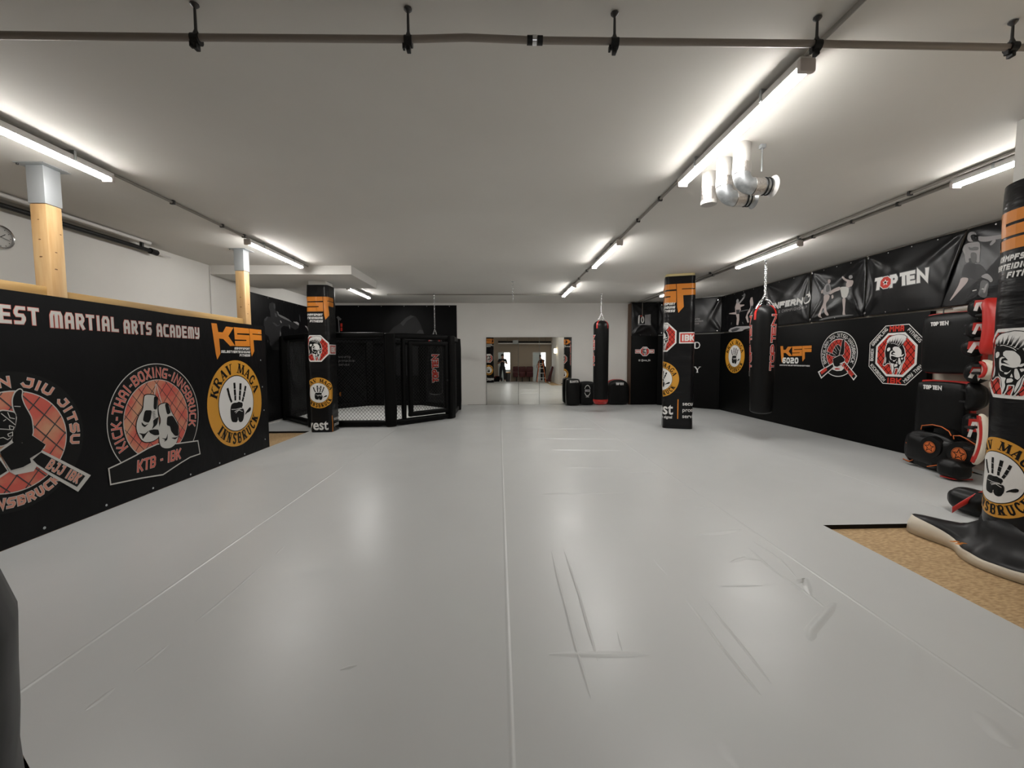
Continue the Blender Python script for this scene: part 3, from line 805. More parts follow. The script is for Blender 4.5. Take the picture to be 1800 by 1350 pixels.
for s, x0, x1, z0, z1 in (('BIGGEST', 3.045, 3.70, 1.785, 1.93), ('MARTIAL', 3.785, 4.44, 1.775, 1.92), ('ARTS', 4.50, 4.85, 1.765, 1.905), ('ACADEMY', 4.92, 5.60, 1.755, 1.90)):
    hh = z1-z0; a = Art(); text(a, s.replace('M', 'm') if s != 'ARTS' else s, x0, x1, z0, hh, .027, WHITED, 1, gap=.24, out=(.004, PINKR))
    a.build('slogan_word', LP, lb)
# KSF mark on banner
a = Art()
k0 = onX(371, 566.5, XB); k1 = onX(459, 577, XB)
N = logo_ksf(a, k0[0], k0[1]-.01, k1[0]-k0[0], 0)
p1 = N(470, 292)
ksf_lines(a, p1[0], p1[1]-.035, .036, .038, 0)
a.build('orange_logo', LP, lb, label='orange three letter logo with white slogan lines')
# Krav Maga
e0 = onX(363, 709, XB)[0]; e1 = onX(460, 709, XB)[0]; zt = onX(413, 634, XB)[1]; zb = onX(413, 785, XB)[1]
KC = ((e0+e1)/2, (zt+zb)/2); KR = (e1-e0+zt-zb)/4
a = Art(); logo_krav(a, KC[0], KC[1], KR); a.build('hand_logo', LP, lb, label='amber round logo with black hand print')
# KTB roundel
kc = (onX(185, 720, XB)[0], onX(348, 720, XB)[0]); uK = (kc[0]+kc[1])/2; RK = (kc[1]-kc[0])/2
vK = onX(271, 667.5, XB)[1]-.71*RK
RI = (onX(327.5, 720, XB)[0]-onX(211.5, 720, XB)[0])/2
def ktb(a, cx, cy, R, crisp=False):
    k = R/RK
    TF = lambda q: (cx+(q[0]-uK)*k, cy+(q[1]-vK)*k)
    a.tf = TF
    def Z(pts): return Lt(5.872, 180, 630, pts)
    fr = RED if crisp else SALMON; lt = RED if crisp else PINKR
    a.disc(uK, vK, RK*.985, PBLACK, 0, 64); a.ring(uK, vK, RK*.985, RK, WHITED, 1, n=90)
    a.disc(uK, vK, RI, WHITED, 1, 64); a.disc(uK, vK, RI-.008, fr, 2, 64)
    a.fence(circ(uK, vK, RI-.008, 40), .105, .007, PGREY3, 3, 45)
    arc_text(a, 'KICK-THAI-BOXING-INNSBRUCK', uK, vK, RI+.022, 205, -14, .115, .10, .0175, lt, 3, out=(.003, WHITED))
    a.line(Z([(532,378),(545,268),(552,268),(606,462)]), .009, WHITED, 4)
    g1 = Z([(430,370),(565,385),(560,530),(575,640),(588,790),(560,830),(500,860),(430,865),(385,830),(345,740),(345,670),(370,590),(415,530),(420,440)]); g1 = soft(g1)
    g2 = Z([(570,480),(670,455),(705,560),(770,660),(785,780),(755,880),(700,925),(640,930),(595,910),(580,850),(575,720),(600,640),(575,560)]); g2 = soft(g2)
    a.line(g1, .02, PBLACK, 4, closed=True); a.poly(g1, WHITED, 5)
    a.line(g2, .02, PBLACK, 5, closed=True); a.poly(g2, WHITED, 6)
    for l, q in ((6, [(525,390),(562,395),(556,528),(520,525)]), (6, [(430,535),(505,535),(490,630),(470,665),(430,655),(410,640)]),
              (6, [(470,745),(520,732),(572,735),(582,790),(530,795),(485,772)]), (6, [(395,655),(430,690),(470,672),(430,712),(400,690)]),
              (6, [(365,770),(430,780),(478,738),(440,790),(408,838),(400,795)]), (6, [(515,640),(572,600),(560,680),(500,735),(520,690)]),
              (7, [(635,470),(668,460),(700,562),(660,582)]), (7, [(660,600),(720,590),(775,690),(778,800),(740,800),(700,750),(690,700),(655,690)]),
              (7, [(598,820),(650,830),(668,770),(662,840),(628,862),(640,840)]), (7, [(700,820),(755,815),(780,800),(745,838)])):
        a.poly(soft(Z(q), 2, .15), PBLACK, l)
    for i in range(5): a.line(Z([(505+i*3, 555+i*16), (535+i*2, 548+i*16)]), .006, PBLACK, 7)
    belt = Z([(58,1138),(180,1082),(340,1000),(470,925),(560,885),(600,880),(680,882),(760,880),(980,850),(1002,985),(900,1020),(800,1080),(620,1200),(400,1235),(78,1302)])
    a.poly(belt, PBLACK, 4.7); a.line(belt, .014, WHITED, 5, closed=True)
    o = Z([(348,1180)])[0]; e = Z([(800,1035)])[0]; an = atan2(e[1]-o[1], e[0]-o[0]); L_ = sqrt((e[0]-o[0])**2+(e[1]-o[1])**2)
    text(a, 'KTB - IBK', 0, L_, 0, .128, .022, lt, 8, ang=an, italic=.12, out=(.003, WHITED), org=o, gap=.14)
    a.tf = None
a = Art(); ktb(a, uK, vK, RK); a.build('gloves_logo', LP, lb, label='round logo with hanging boxing gloves on a red fence ground')
# BJJ roundel
vT = onX(22, 640+240/5.194, XB)[1]; vB = onX(22, 640+1180/5.194, XB)[1]; uE = onX(117.8, 776, XB)[0]
RB = (vT-vB)/2; uB = uE-RB; vBc = (vT+vB)/2
a = Art()
def Z(pts): return Lt(5.194, 0, 640, pts)
a.disc(uB, vBc, RB*1.37, PBLACK, 0, 64)
a.disc(uB, vBc, RB, WHITED, 1, 64); a.disc(uB, vBc, RB-.009, SALMON, 2, 64)
a.fence(circ(uB, vBc, RB-.009, 44), .12, .009, PGREY3, 3, 45)
arc_text(a, 'BRAZILIAN JIU JITSU', uB, vBc, RB*1.075, 182, -8.6, RB*.20, RB*.145, RB*.045, SALML, 3, out=(.004, WHITED))
arc_text(a, 'INNSBRUCK', uB, vBc, RB*1.075, 240, 306, RB*.20, RB*.17, RB*.045, SALML, 3, out=(.004, WHITED), flip=True)
arm = Z([(95,720),(118,640),(135,560),(150,480),(130,440),(112,390),(108,320),(130,260),(170,228),(196,240),(185,300),(215,380),(252,440),(282,500),(297,650),(220,720)])
fist = Z([(-75,600),(-60,470),(0,425),(60,430),(132,445),(137,500),(132,560),(112,680),(40,740),(-60,750)])
arm = soft(arm); fist = soft(fist)
for q in (arm, fist): a.line(q, .018, WHITED, 4, closed=True); a.poly(q, PBLACK, 5)
for q in ([(0,450),(130,555)], [(-40,590),(110,600)], [(60,440),(80,490),(125,500)], [(75,560),(120,575),(110,600),(80,595),(75,560)], [(60,640),(105,620),(105,655),(70,660),(60,640)], [(-30,680),(20,670),(60,690),(90,670)], [(120,385),(178,388)], [(20,520),(45,505)]):
    a.line(Z(q), .006, WHITED, 6)
lend = Z([(-470,1015),(-360,1165),(-60,1075),(75,985),(0,850),(-100,905)])
rend = Z([(262,872),(360,778),(822,1015),(705,1166),(440,1012),(318,930)]); rin = Z([(288,872),(366,806),(770,1022),(694,1122),(452,990),(330,915)])
a.poly(lend, WHITED, 4); a.poly(Z([(-440,1018),(-352,1140),(-62,1050),(60,975),(-5,880),(-100,925)]), PBLACK, 5)
a.poly(rend, WHITED, 6); a.poly(rin, PBLACK, 7)
knot = [(-10,800),(150,690),(190,722),(280,650),(406,735),(362,800),(262,860),(272,900),(200,940),(90,970),(0,835)]
a.poly(Z([(-20,790),(155,655),(195,690),(280,640),(412,735),(398,772),(362,790),(325,935),(300,978),(130,1012),(80,985)]), WHITED, 5)
a.poly(Z(knot), PBLACK, 8)
o = Z([(402,948)])[0]; e = Z([(690,1092)])[0]; an = atan2(e[1]-o[1], e[0]-o[0])
text(a, 'BJJ IBK', 0, sqrt((e[0]-o[0])**2+(e[1]-o[1])**2), 0, .085, .0145, SALML, 9, ang=an, out=(.003, WHITED), org=o, gap=.25)
a.build('fist_and_belt_logo', LP, lb, label='round logo with raised fist and knotted belt, cut by the frame')

# ================================================================== PADDED COLUMNS
def perim(a, r):
    """closed rounded-square outline as (x, y, nx, ny, s) samples, s = 0 at the middle of the -Y side, + toward +X"""
    out = []; s = 0.0; f = a-r
    def arc(cx, cy, a0):
        nonlocal s
        n = 10
        for k in range(n+1):
            th = radians(a0+90*k/n); out.append((cx+r*cos(th), cy+r*sin(th), cos(th), sin(th), s+r*radians(90)*k/n))
        s += r*pi/2
    out.append((0, -a, 0, -1, 0)); s = f
    if f > 1e-3: pass
    arc(f, -f, -90); s += 2*f; arc(f, f, 0); s += 2*f; arc(-f, f, 90); s += 2*f; arc(-f, -f, 180); s += f
    out.append((0, -a, 0, -1, s)); return out, s
def col_map(cx, cy, a, r, flip=1, wob=None, rot=0):
    P, S = perim(a, r); ca, sa = cos(rot), sin(rot)
    P = [(x*ca-y*sa, x*sa+y*ca, nx*ca-ny*sa, nx*sa+ny*ca, s_) for x, y, nx, ny, s_ in P]
    def M(u, v, off=0):
        s = u % S
        for k in range(len(P)-1):
            if P[k][4] <= s <= P[k+1][4]+1e-9:
                d = P[k+1][4]-P[k][4]; t = (s-P[k][4])/d if d > 1e-9 else 0
                x, y, nx, ny = [P[k][i]+(P[k+1][i]-P[k][i])*t for i in range(4)]
                l = sqrt(nx*nx+ny*ny); nx /= l; ny /= l
                w_ = wob(u % S, v) if wob else 0
                return (cx+(x+nx*(off+w_)), cy+(y+ny*(off+w_)), v)
        return (cx, cy-a-off, v)
    return M, S
def wobble(seed, amp=.004):
    rr = random.Random(seed); ks = [(rr.uniform(1, 3), rr.uniform(2, 9), rr.uniform(0, 6.3), rr.uniform(.4, 1)) for _ in range(5)]
    return lambda u, v: amp*sum(q*sin(2*pi*round(kx)*u/2.0+kz*v*3+ph) for kx, kz, ph, q in ks)/2
def column(cx, cy, a, r, z0, z1, core, label, prints, foam=True, seed=1, ksf_z=2.75, oz=1.69, kz=.8, ibk=None, wz=.1, s0=0.0, k=1.0, gapx=.12, cut=None, rot=0):
    t = empty('padded_column', (cx, cy, 0), label, 'column', 'padded concrete columns wrapped in black printed vinyl')
    M, S = col_map(cx, cy, a, r, wob=wobble(seed) if seed != 5 else (lambda u, v: .0045*sin(v*27+1.3*sin(u*3.5))+.0025*sin(v*49+u*6)-.014*min(1, max(0, (v-1.15)/.35))), rot=rot)
    b = MB(); b.prism([(cx+x, cy+y) for x, y in ((-core, -core), (core, -core), (core, core), (-core, core))], .0005 if seed != 4 else -.039, (3.03 if cy > 8 and cx < 0 else H)-.001, WALLW)
    b.build('concrete_core', t)
    if foam:
        P, _ = perim(a-.012, max(.02, r-.012)); P = [(p[0]*cos(rot)-p[1]*sin(rot), p[0]*sin(rot)+p[1]*cos(rot)) for p in P]; b = MB(); b.prism([(cx+p[0], cy+p[1]) for p in P[1:-1]], z1-.02, z1+.05, YFOAM); b.build('foam_padding', t)
    nu = max(60, int(S/.03)); nv = int((z1-z0)/.05); b = MB(); vs_ = []; fs = []
    for j in range(nv+1):
        zz = z0+(z1-z0)*j/nv
        for i in range(nu): vs_.append(M(S*i/nu, zz, 0))
    for j in range(nv):
        for i in range(nu): fs.append((j*nu+i, j*nu+(i+1) % nu, (j+1)*nu+(i+1) % nu, (j+1)*nu+i))
    fs.append(tuple(nv*nu+i for i in range(nu)))
    b.faces(vs_, fs, BLACKW if seed != 5 else BLACKB, True); b.build('vinyl_wrap', t)
    kw = dict(step=.02, vstep=.05, base=.004, dz=.0012)
    R = .31*k*(1.06 if seed == 3 else 1)
    ar = Art(); logo_octagon(ar, s0+prints['oct'], oz, .265*k); ar.build('helmet_logo', M, t, label='white edged octagon with helmeted head on red fence', **kw)
    ar = Art(); logo_krav(ar, s0+prints['krav'], kz, R); ar.build('hand_logo', M, t, label='amber round logo with black hand print', **kw)
    g = s0+prints['gap']; ar = Art()
    wd = .535*k/.385*.87*(1.15 if seed == 3 else 1); ht = 1.03
    x0 = g-wd*.715
    logo_ksf(ar, x0, ksf_z, wd, 0, ht=ht*1.0)
    ksf_lines(ar, g-.012*k, ksf_z-.395*k, .045*k, .036*k)
    ar.build('orange_logo', M, t, label='orange letters with white slogan lines', **kw)
    ar = Art(); h = .2*k; box_ibk(ar, s0+prints['box'], s0+prints['box']+.30*k, oz-h/2-.02, oz+h/2-.02); ar.build('red_box_logo', M, t, label='small red box with white letters', **kw)
    e = s0+prints['est']
    if prints.get('text', True):
        fonttext(M, 'west', 'sponsor_lettering', .30*k, t, WHITE, e-.50*k, wz, .006, bold=.006, width=.50*k, step=.03)
        fonttext(M, 'we are signal', 'sponsor_lettering', .07*k, t, WHITE, e-.36*k, wz-.075*k, .006, bold=.002, width=.34*k, step=.03) if wz > .15 else None
        ar = Art(); ar.line([(e+.075*k, wz-.08*k), (e+.075*k, wz+.28*k)], .018*k, ORANGE, 0); ar.build('orange_bar', M, t, **kw)
        for i, s in enumerate(('security', 'protection', 'service')):
            if wz+.17*k-i*.115*k > .01:
                fonttext(M, s, 'sponsor_lettering', .10*k, t, WHITE, e+.15*k, wz+.17*k-i*.115*k, .006, bold=.0015, step=.03)
    return t, M, S
column(-3.60, 8.70, .212, .06, .003, 2.945, .17, 'padded black column in front of the cage, left of the mirrors',
       dict(oct=-.055, krav=-.02, gap=.115, box=.215, est=.16), foam=False, seed=2, ksf_z=2.73, oz=1.69, kz=.80, wz=.055)
column(3.795, 8.78, .292, .085, .003, 3.135, .2, 'padded black column right of the far wall mirrors with yellow foam at its top',
       dict(oct=-.355, krav=-.36, gap=-.085, box=-.005, est=-.085), rot=radians(-19), seed=3, ksf_z=3.0, oz=1.90, kz=1.03, wz=.30, k=1.13)
NC, NM, NS = column(3.955, 2.84, .295, .27, .22, 2.73, .19, 'nearest padded black column, cut by the right frame edge, its wrap spread on the floor',
       dict(oct=-.53, krav=-.57, gap=-.335, box=-.16, est=-.2, text=False), foam=False, seed=4, ksf_z=2.55, oz=1.44, kz=.60, wz=.1, k=.95)
OC, OM, OS = column(-.742, .235, .293, .26, .002, 2.9, .18, 'padded black column beside the camera at the left frame edge, seen whole in the mirror',
       dict(oct=.98, krav=.98, gap=1.12, box=1.27, est=1.1), foam=False, seed=5, ksf_z=2.72, oz=1.50, kz=.78, wz=.14, k=1.0)
# spread wrap at the foot of the nearest column
def skirt():
    cx, cy = 3.955, 2.84; rings = []; n = 96
    tail = atan2(3.45-cy, 3.62-cx)
    def rad(th):
        d = (th-tail+pi) % (2*pi)-pi
        d2 = (th-radians(200)+pi) % (2*pi)-pi
        return .43+.33*math.exp(-(d/.26)**2)+.09*math.exp(-(d2/.7)**2)+.012*sin(5*th)
    def tailk(th):
        d = (th-tail+pi) % (2*pi)-pi; return math.exp(-(d/.34)**2)
    def ring(fr, z, f2=1):
        o = []
        for i in range(n):
            th = 2*pi*i/n; r0 = .30; r = r0+(rad(th)-r0)*fr
            o.append((cx+r*cos(th), cy+r*sin(th), z(th)))
        return o
    fold = lambda th: .006*sin(9*th)+.004*sin(17*th+1)
    rs = [ring(0.0, lambda t: .30), ring(.06, lambda t: .20+fold(t)), ring(.28, lambda t: .11+fold(t)+.02*tailk(t)), ring(.62, lambda t: .055+fold(t)+.07*tailk(t)), ring(.93, lambda t: .035+.085*tailk(t)+fold(t)*.5)]
    ws = [rs[-1], ring(.985, lambda t: .018+.03*tailk(t)), ring(1.0, lambda t: -.034)]
    for nm, R_, m in (('vinyl_skirt', rs, BLACKV), ('white_underside', ws, WHITEL)):
        b = MB(); vs_ = [p for r_ in R_ for p in r_]; fs = [(k*n+i, k*n+(i+1) % n, (k+1)*n+(i+1) % n, (k+1)*n+i) for k in range(len(R_)-1) for i in range(n)]
        b.faces(vs_, fs, m, True); o = b.build(nm, NC, auto=False)
        sm = o.modifiers.new('sol', 'SOLIDIFY'); sm.thickness = .004; sm.offset = -1
    a = Art()
    for k, (u, v) in enumerate(((0, 0), (.035, .02), (.01, .045), (.05, .055), (.08, .03))):
        a.poly([(u+.018*cos(t)*1.4, v+.012*sin(t)) for t in [2*pi*i/8 for i in range(8)]], ORANGE, 0)
    X, Y = onZ(1690, 958, .07); a.build('skirt_print', lambda u, v, off=0: (X-.05+u, Y-.02+v, .085+off-.1*u), NC)
skirt()
# ================================================================== FAR WALL: MIRRORS
def mirror(px0, px1, label, yaw=0, tilt=0):
    y = YF-.03; x0, zt = onY(px0, 593.2, y); x1, _ = onY(px1, 593.2, y); zt = 2.115
    t = empty('wall_mirror', ((x0+x1)/2, y, 0), label, 'mirror')
    w_ = (x1-x0)/2-.006; R = Matrix.Rotation(yaw, 3, 'Z') @ Matrix.Rotation(tilt, 3, 'X'); c = Vector(((x0+x1)/2, y, zt/2+.005))
    g = MB(); g.faces([c+R @ Vector(p) for p in ((-w_, -.004, -zt/2), (w_, -.004, -zt/2), (w_, -.004, zt/2), (-w_, -.004, zt/2))], [(0, 1, 2, 3)], MIRROR); g.build('glass', t)
    b = MB(); b.box((-w_-.004, -.003, -zt/2-.003), (w_+.004, .004, zt/2+.003), MIRROREDGE)
    b.xform(Matrix.Translation(c) @ R.to_4x4()); b.build('backing', t)
mirror(854.5, 911, 'left mirror panel on the far wall', radians(-.31), radians(-.14))
mirror(911, 948, 'narrow middle mirror panel on the far wall', radians(-.1), radians(-.16))
mirror(948, 1005, 'right mirror panel on the far wall, half behind the stored pads', 0, radians(-.16))
# thin joint line of the far wall floor
b = MB(); b.box((-1.0, YF-.012, .001), (4.2, YF-.001, .012), CONDUIT); b.build('baseboard_far', kind='structure')

# ================================================================== CAGE
CX, CY, AP = -3.185, 11.125, 1.985
RC = AP/cos(pi/8); CV = [(CX+RC*cos(-pi/2-pi/8+k*pi/4), CY+RC*sin(-pi/2-pi/8+k*pi/4)) for k in range(8)]
cage = empty('fight_cage', (CX, CY, 0), 'black octagonal fight cage with padded posts and chain link walls', 'cage')
ZT = 2.03
b = MB(); b.prism([(CX+(p[0]-CX)*.96, CY+(p[1]-CY)*.96) for p in CV], .0005, .02, CANVAS); b.build('canvas_floor', cage)
for k, p in enumerate(CV):
    d = Vector((p[0]-CX, p[1]-CY)).normalized(); ang = atan2(d.y, d.x)
    b = MB(); cushion(b, (p[0], p[1], ZT/2+.002), (.21, .25, ZT-.004), BLACKM, Matrix.Rotation(ang, 3, 'Z'), r=.05, nn=6)
    b.build('post_pad', cage)
for k in range(8):
    p, q = Vector(CV[k]), Vector(CV[(k+1) % 8]); e = (q-p).normalized(); ang = atan2(e.y, e.x); L_ = (q-p).length; mid = (p+q)/2
    R = Matrix.Rotation(ang, 3, 'Z')
    b = MB(); cushion(b, (mid.x, mid.y, ZT-.05), (L_-.18, .14, .13), BLACKM, R, r=.045, nn=6); b.build('top_rail_pad', cage)
    b = MB(); cushion(b, (mid.x, mid.y, .075), (L_-.18, .15, .13), BLACKM, R, r=.045, nn=6); b.build('bottom_rail_pad', cage)
    u0, u1 = (.1, L_-.1); zz0, zz1 = .12, ZT-.1
    poly = [(u0, zz0), (u1, zz0), (u1, zz1), (u0, zz1)]
    if k == 1: poly = [(u0, zz0), (.30, zz0), (.30, zz1), (u0, zz1)]
    b = MB(); sp = .076
    def wires(poly, b, o, e, off=0):
        W_ = poly[2][0]-poly[0][0]; Hh = poly[2][1]-poly[0][1]; R_ = W_+Hh
        for sg in (1, -1):
            nn = int(R_/sp)+2
            for i in range(-nn, nn):
                c = i*sp
                P0 = (poly[0][0]+c, poly[0][1]) if sg > 0 else (poly[1][0]+c, poly[0][1])
                cl = clip_line((P0[0]-sg*3, P0[1]-3*1.05), (P0[0]+sg*3, P0[1]+3*1.05), poly)
                if cl:
                    b.tube([(o.x+e.x*z_[0]+e.y*off*sg, o.y+e.y*z_[0]-e.x*off*sg, z_[1]) for z_ in cl], .0030, BLACKP, 4, caps=False)
    wires(poly, b, p, e); b.build('chain_link_panel', cage)
    if k == 1:
        # gate post and gate
        c = p+e*.33; b = MB(); cushion(b, (c.x, c.y, ZT/2), (.10, .11, ZT-.15), BLACKM, R, r=.035, nn=5); b.build('gate_post_pad', cage)
        n_ = Vector((e.y, -e.x))
        g0, g1 = .42, L_-.12; gz0, gz1 = .17, ZT-.15; gate = MB(); th = .11
        def barp(ua, ub, za, zb):
            c = p+e*((ua+ub)/2)+n_*.05; cushion(gate, (c.x, c.y, (za+zb)/2), (ub-ua, .11, zb-za), BLACKM, R, r=.035, nn=5)
        barp(g0, g1, gz1-th, gz1); barp(g0, g1, gz0, gz0+th); barp(g0, g0+th, gz0, gz1); barp(g1-th*.9, g1, gz0, gz1)
        go = gate.build('gate', cage, label='padded gate frame of the cage')
        b = MB(); wires([(g0+.08, gz0+.08), (g1-.08, gz0+.08), (g1-.08, gz1-.08), (g0+.08, gz1-.08)], b, p+n_*.05, e); b.build('chain_link_panel', go)
        c = p+e*(g1-.06)+n_*.12; b = MB(); b.lathe([(.0, -.02), (.022, -.015), (.022, .01), (0, .012)], (c.x, c.y, .95), BLACKP, 12, 'y'); b.build('latch', go)

# ================================================================== HANGING BAGS AND CHAINS
def chain(b, p0, p1, r=.0035, lk=.034, m=CHROME):
    p0, p1 = Vector(p0), Vector(p1); d = p1-p0; n = max(1, int(d.length/(lk*.78))); t = d.normalized()
    up = Vector((1, 0, 0)) if abs(t.x) < .8 else Vector((0, 1, 0)); a = (up-up.dot(t)*t).normalized(); c = t.cross(a)
    for k in range(n):
        m_ = p0+d*(k+.5)/n; s_ = a if k % 2 else c
        pts = [m_+t*(lk/2*cos(q))+s_*(lk*.30*sin(q)) for q in [2*pi*i/10 for i in range(10)]]
        b.tube(pts, r, m, 5, closed=True)
    return b
def bag(x, y, zt, zb, rt, rb, label, ztext, red_bottom=False, cage_=False, crown=True, th0=-pi/2, big=False, dome=.16, sides=(0,), tw=None):
    t = empty('punching_bag', (x, y, zb), label, 'punching bag')
    n = 40; pr = []; K = 14
    for k in range(8):
        a = pi/2*k/7; pr.append((rb*sin(a)*(1-.0) if k else 0, zb+(rb*.35)*(1-cos(a))))
    for k in range(1, K): f = k/K; pr.append((rb+(rt-rb)*f, zb+rb*.35+(zt-dome-zb-rb*.35)*f))
    for k in range(8):
        a = pi/2*k/7; pr.append((max(.05, rt*cos(a)**.7 if k < 7 else .05), zt-dome+dome*sin(a)))
    MB().lathe([(r_, h-zb) for r_, h in pr], (x, y, zb), BLACKL, n).build('bag_body', t)
    def rad(v): f = (v-zb)/(zt-dome-zb); return rb+(rt-rb)*max(0, min(1, f))
    if red_bottom:
        MB().lathe([(0, 0), (rb*.8, .005), (rb+.002, rb*.35), (rb+.004, rb*.35+.06)], (x, y, zb-.004), REDL, n).build('red_base', t)
    # lettering running up the bag
    z0, z1 = ztext
    for sd in sides:
        a = Art(); L_ = z1-z0; hh = (tw or L_*.17)
        toptenword(a, 0, L_, -hh/2, hh, 0, m=RED, out=(hh*.07, WHITE), octo=False)
        a.build('bag_lettering', lambda u, v, off=0, sd=sd: (x+(rad(z0+u)+off)*cos(th0+sd-v/rad(z0)), y+(rad(z0+u)+off)*sin(th0+sd-v/rad(z0)), z0+u), t, label='red lettering running up the bag', vstep=.03, base=.003, dz=.0012)
    for k in range(4):
        ang = pi/4+k*pi/2 if not big else pi/2*k+.35
        b = MB(); wv = .035; pts = []
        for j in range(7):
            q = j/6; aa = pi/2*(.05+.75*q); rr = rt*cos(aa)**.7+.004; zz = zt-dome+dome*sin(aa)+.002
            if j == 0: zz = zt-dome-.06; rr = rt+.004
            pts.append((rr, zz))
        vs_ = []
        for rr, zz in pts:
            for sg in (-1, 1): 
                an = ang+sg*wv/max(rr, .05)*.6; vs_.append((x+rr*cos(an), y+rr*sin(an), zz))
        b.faces(vs_, [(2*j, 2*j+1, 2*j+3, 2*j+2) for j in range(6)], REDL, True); b.build('red_strap', t)
    zc = zt+.20
    for k in range(4):
        ang = pi/4+k*pi/2 if not big else pi/2*k+.35
        b = MB(); chain(b, (x+rt*.5*cos(ang), y+rt*.5*sin(ang), zt-.01), (x, y, zc), .004, .04); b.build('sling_chain', t)
    if big:
        for k in range(4):
            ang = pi/2*k+.35; b = MB()
            b.tube([(x+.02*cos(ang), y+.02*sin(ang), zt+.10), (x+rt*.45*cos(ang), y+rt*.45*sin(ang), zt+.075), (x+rt*.8*cos(ang), y+rt*.8*sin(ang), zt-.03), (x+rt*.95*cos(ang), y+rt*.95*sin(ang), zt-.075)], .011, CHROME, 8); b.build('spider_bar', t)
    b = MB(); chain(b, (x, y, zc), (x, y, H-.03), .0045, .046)
    if big: chain(b, (x+.02, y+.015, zc-.02), (x+.012, y, H-.10), .0045, .046)
    b.build('chain', t)
    b = MB(); b.tube([(x, y, H-.04), (x, y, H-.001)], .009, DARKST, 8); b.lathe([(.03, 0), (.03, .012)], (x, y, H-.0125), GALVD, 16); b.build('ceiling_hook', t)
    return t
bag(2.77, 11.31, 2.48, .22, .205, .20, 'tall slim black punching bag hanging beside the right mirror panel', (1.22, 2.08), red_bottom=True, sides=(-1.52,), tw=.14)
bag(4.72, 7.36, 2.40, .46, .222, .178, 'large tapered black punching bag with steel spider frame at the right wall', (1.25, 2.22), big=True, sides=(-1.75, .22), dome=.20, tw=.09)
bag(-1.70, 11.25, 2.05, .50, .19, .18, 'black punching bag hanging inside the cage behind its gate', (.85, 1.58), sides=(.12,), tw=.16)
b = MB(); x, y = .32, 9.49; chain(b, (x, y, 2.76), (x, y, H-.02), .0045, .046); b.lathe([(.03, 0), (.03, .012)], (x, y, H-.0125), GALVD, 16)
ch = empty('hanging_chain', (x, y, 2.75), 'empty steel chain hanging from the ceiling above the left mirror panel', 'chain'); b.build('chain', ch)

# ================================================================== BACK-LEFT BANNERS
def flatbanner(name, label, org, U, N_, w, z0, z1, m, eyes=()):
    """thin hanging sheet: org (x,y) start, U along, N_ facing; returns parent and mapper"""
    U = Vector(U); N_ = Vector(N_); o = Vector(org)
    t = empty(name, (o.x, o.y, z0), label, 'banner')
    def M(u, v, off=0): p = o+U*u+N_*(.006+off); return (p.x, p.y, v)
    b = MB(); q = [o, o+U*w]; 
    vs_ = [(*(o+N_*.0), z0), (*(o+U*w), z0), (*(o+U*w), z1), (*o, z1), (*(o+N_*.006), z0), (*(o+U*w+N_*.006), z0), (*(o+U*w+N_*.006), z1), (*(o+N_*.006), z1)]
    b.faces(vs_, [(0,1,2,3), (4,5,6,7), (0,1,5,4), (1,2,6,5), (2,3,7,6), (3,0,4,7)], m); b.build('cloth', t)
    for u, v in eyes:
        b = MB(); c = M(u, v, 0); d = Vector((N_.x, N_.y, 0))
        b.tube([Vector(c), Vector(c)+d*.005], .012, CHROME, 10); b.build('eyelet', t)
    return t, M
yL0, _ = onX(437, 600, XL+.01)
zt1 = onX(437, 498, XL+.01)[1]
t, M = flatbanner('wall_banner', 'dark banner with a punching boxer on the left wall behind the cage', (XL+.008, yL0), (0, 1), (1, 0), YF-.02-yL0, .05, 2.90, BLACKB, [(k, 2.87) for k in (.1, .8, 1.5, 2.2, 2.9)])
a = Art()
def G(s, ox, oy, pts, X=XL+.014): return [(p[0]-yL0, p[1]) for p in (onX(ox+x/s, oy+y/s, X) for x, y in pts)]
gz = lambda pts: G(10.383, 440, 490, pts)
a.poly(gz([(335,520),(350,450),(400,430),(450,455),(460,520),(455,580),(480,600),(520,640),(590,690),(680,740),(760,790),(840,790),(890,830),(880,900),(820,930),(720,880),(600,860),(560,900),(560,1060),(620,1300),(400,1300),(330,1050),(250,1000),(245,760),(320,690),(370,700),(360,600)]), PGREY4, 0)
for q, m in (([(420,455),(450,460),(455,520),(440,560),(425,520)], PGREY3), ([(440,620),(480,640),(490,700),(450,690)], PGREY3), ([(480,590),(510,610),(520,650),(560,665),(640,705),(700,740),(755,790),(700,770),(620,735),(540,695),(500,660)], PGREY2),
             ([(780,785),(850,785),(885,815),(880,850),(840,825)], PGREY), ([(538,765),(555,765),(572,800),(560,812)], PGREY), ([(400,800),(440,800),(500,850),(540,830),(520,860),(470,870)], PGREY3),
             ([(250,740),(300,690),(320,700),(290,760),(265,775)], PGREY3), ([(700,830),(720,860),(725,920),(710,900)], PGREY2), ([(540,940),(560,1000),(555,1040),(540,1030)], PGREY2), ([(998,855),(1030,870),(1065,940),(1075,985),(1055,960),(1030,900),(1000,875)], PGREY),
             ([(890,640),(910,700),(915,790),(895,760)], PGREY3), ([(310,1115),(325,1130),(320,1180)], PGREY3), ([(350,1150),(380,1200),(370,1230)], PGREY3)):
    a.poly(gz(q), m, 1)
a.build('boxer_picture', M, t, label='faint grey picture of a punching boxer')
xA = XL+.02; xB_, zt2 = onY(802.6, 537.8, YF-.01)
t, M = flatbanner('wall_banner', 'wide dark banner with a hooded figure on the far wall behind the cage', (xA, YF-.002), (1, 0), (0, -1), xB_-xA, .05, 3.12, BLACKB, [(k, 3.09) for k in (.15, .9, 1.6, 2.3, 3.0, 3.7)])
def G2(s, ox, oy, pts): return [(p[0]-xA, p[1]) for p in (onY(ox+x/s, oy+y/s, YF-.01) for x, y in pts)]
a = Art()
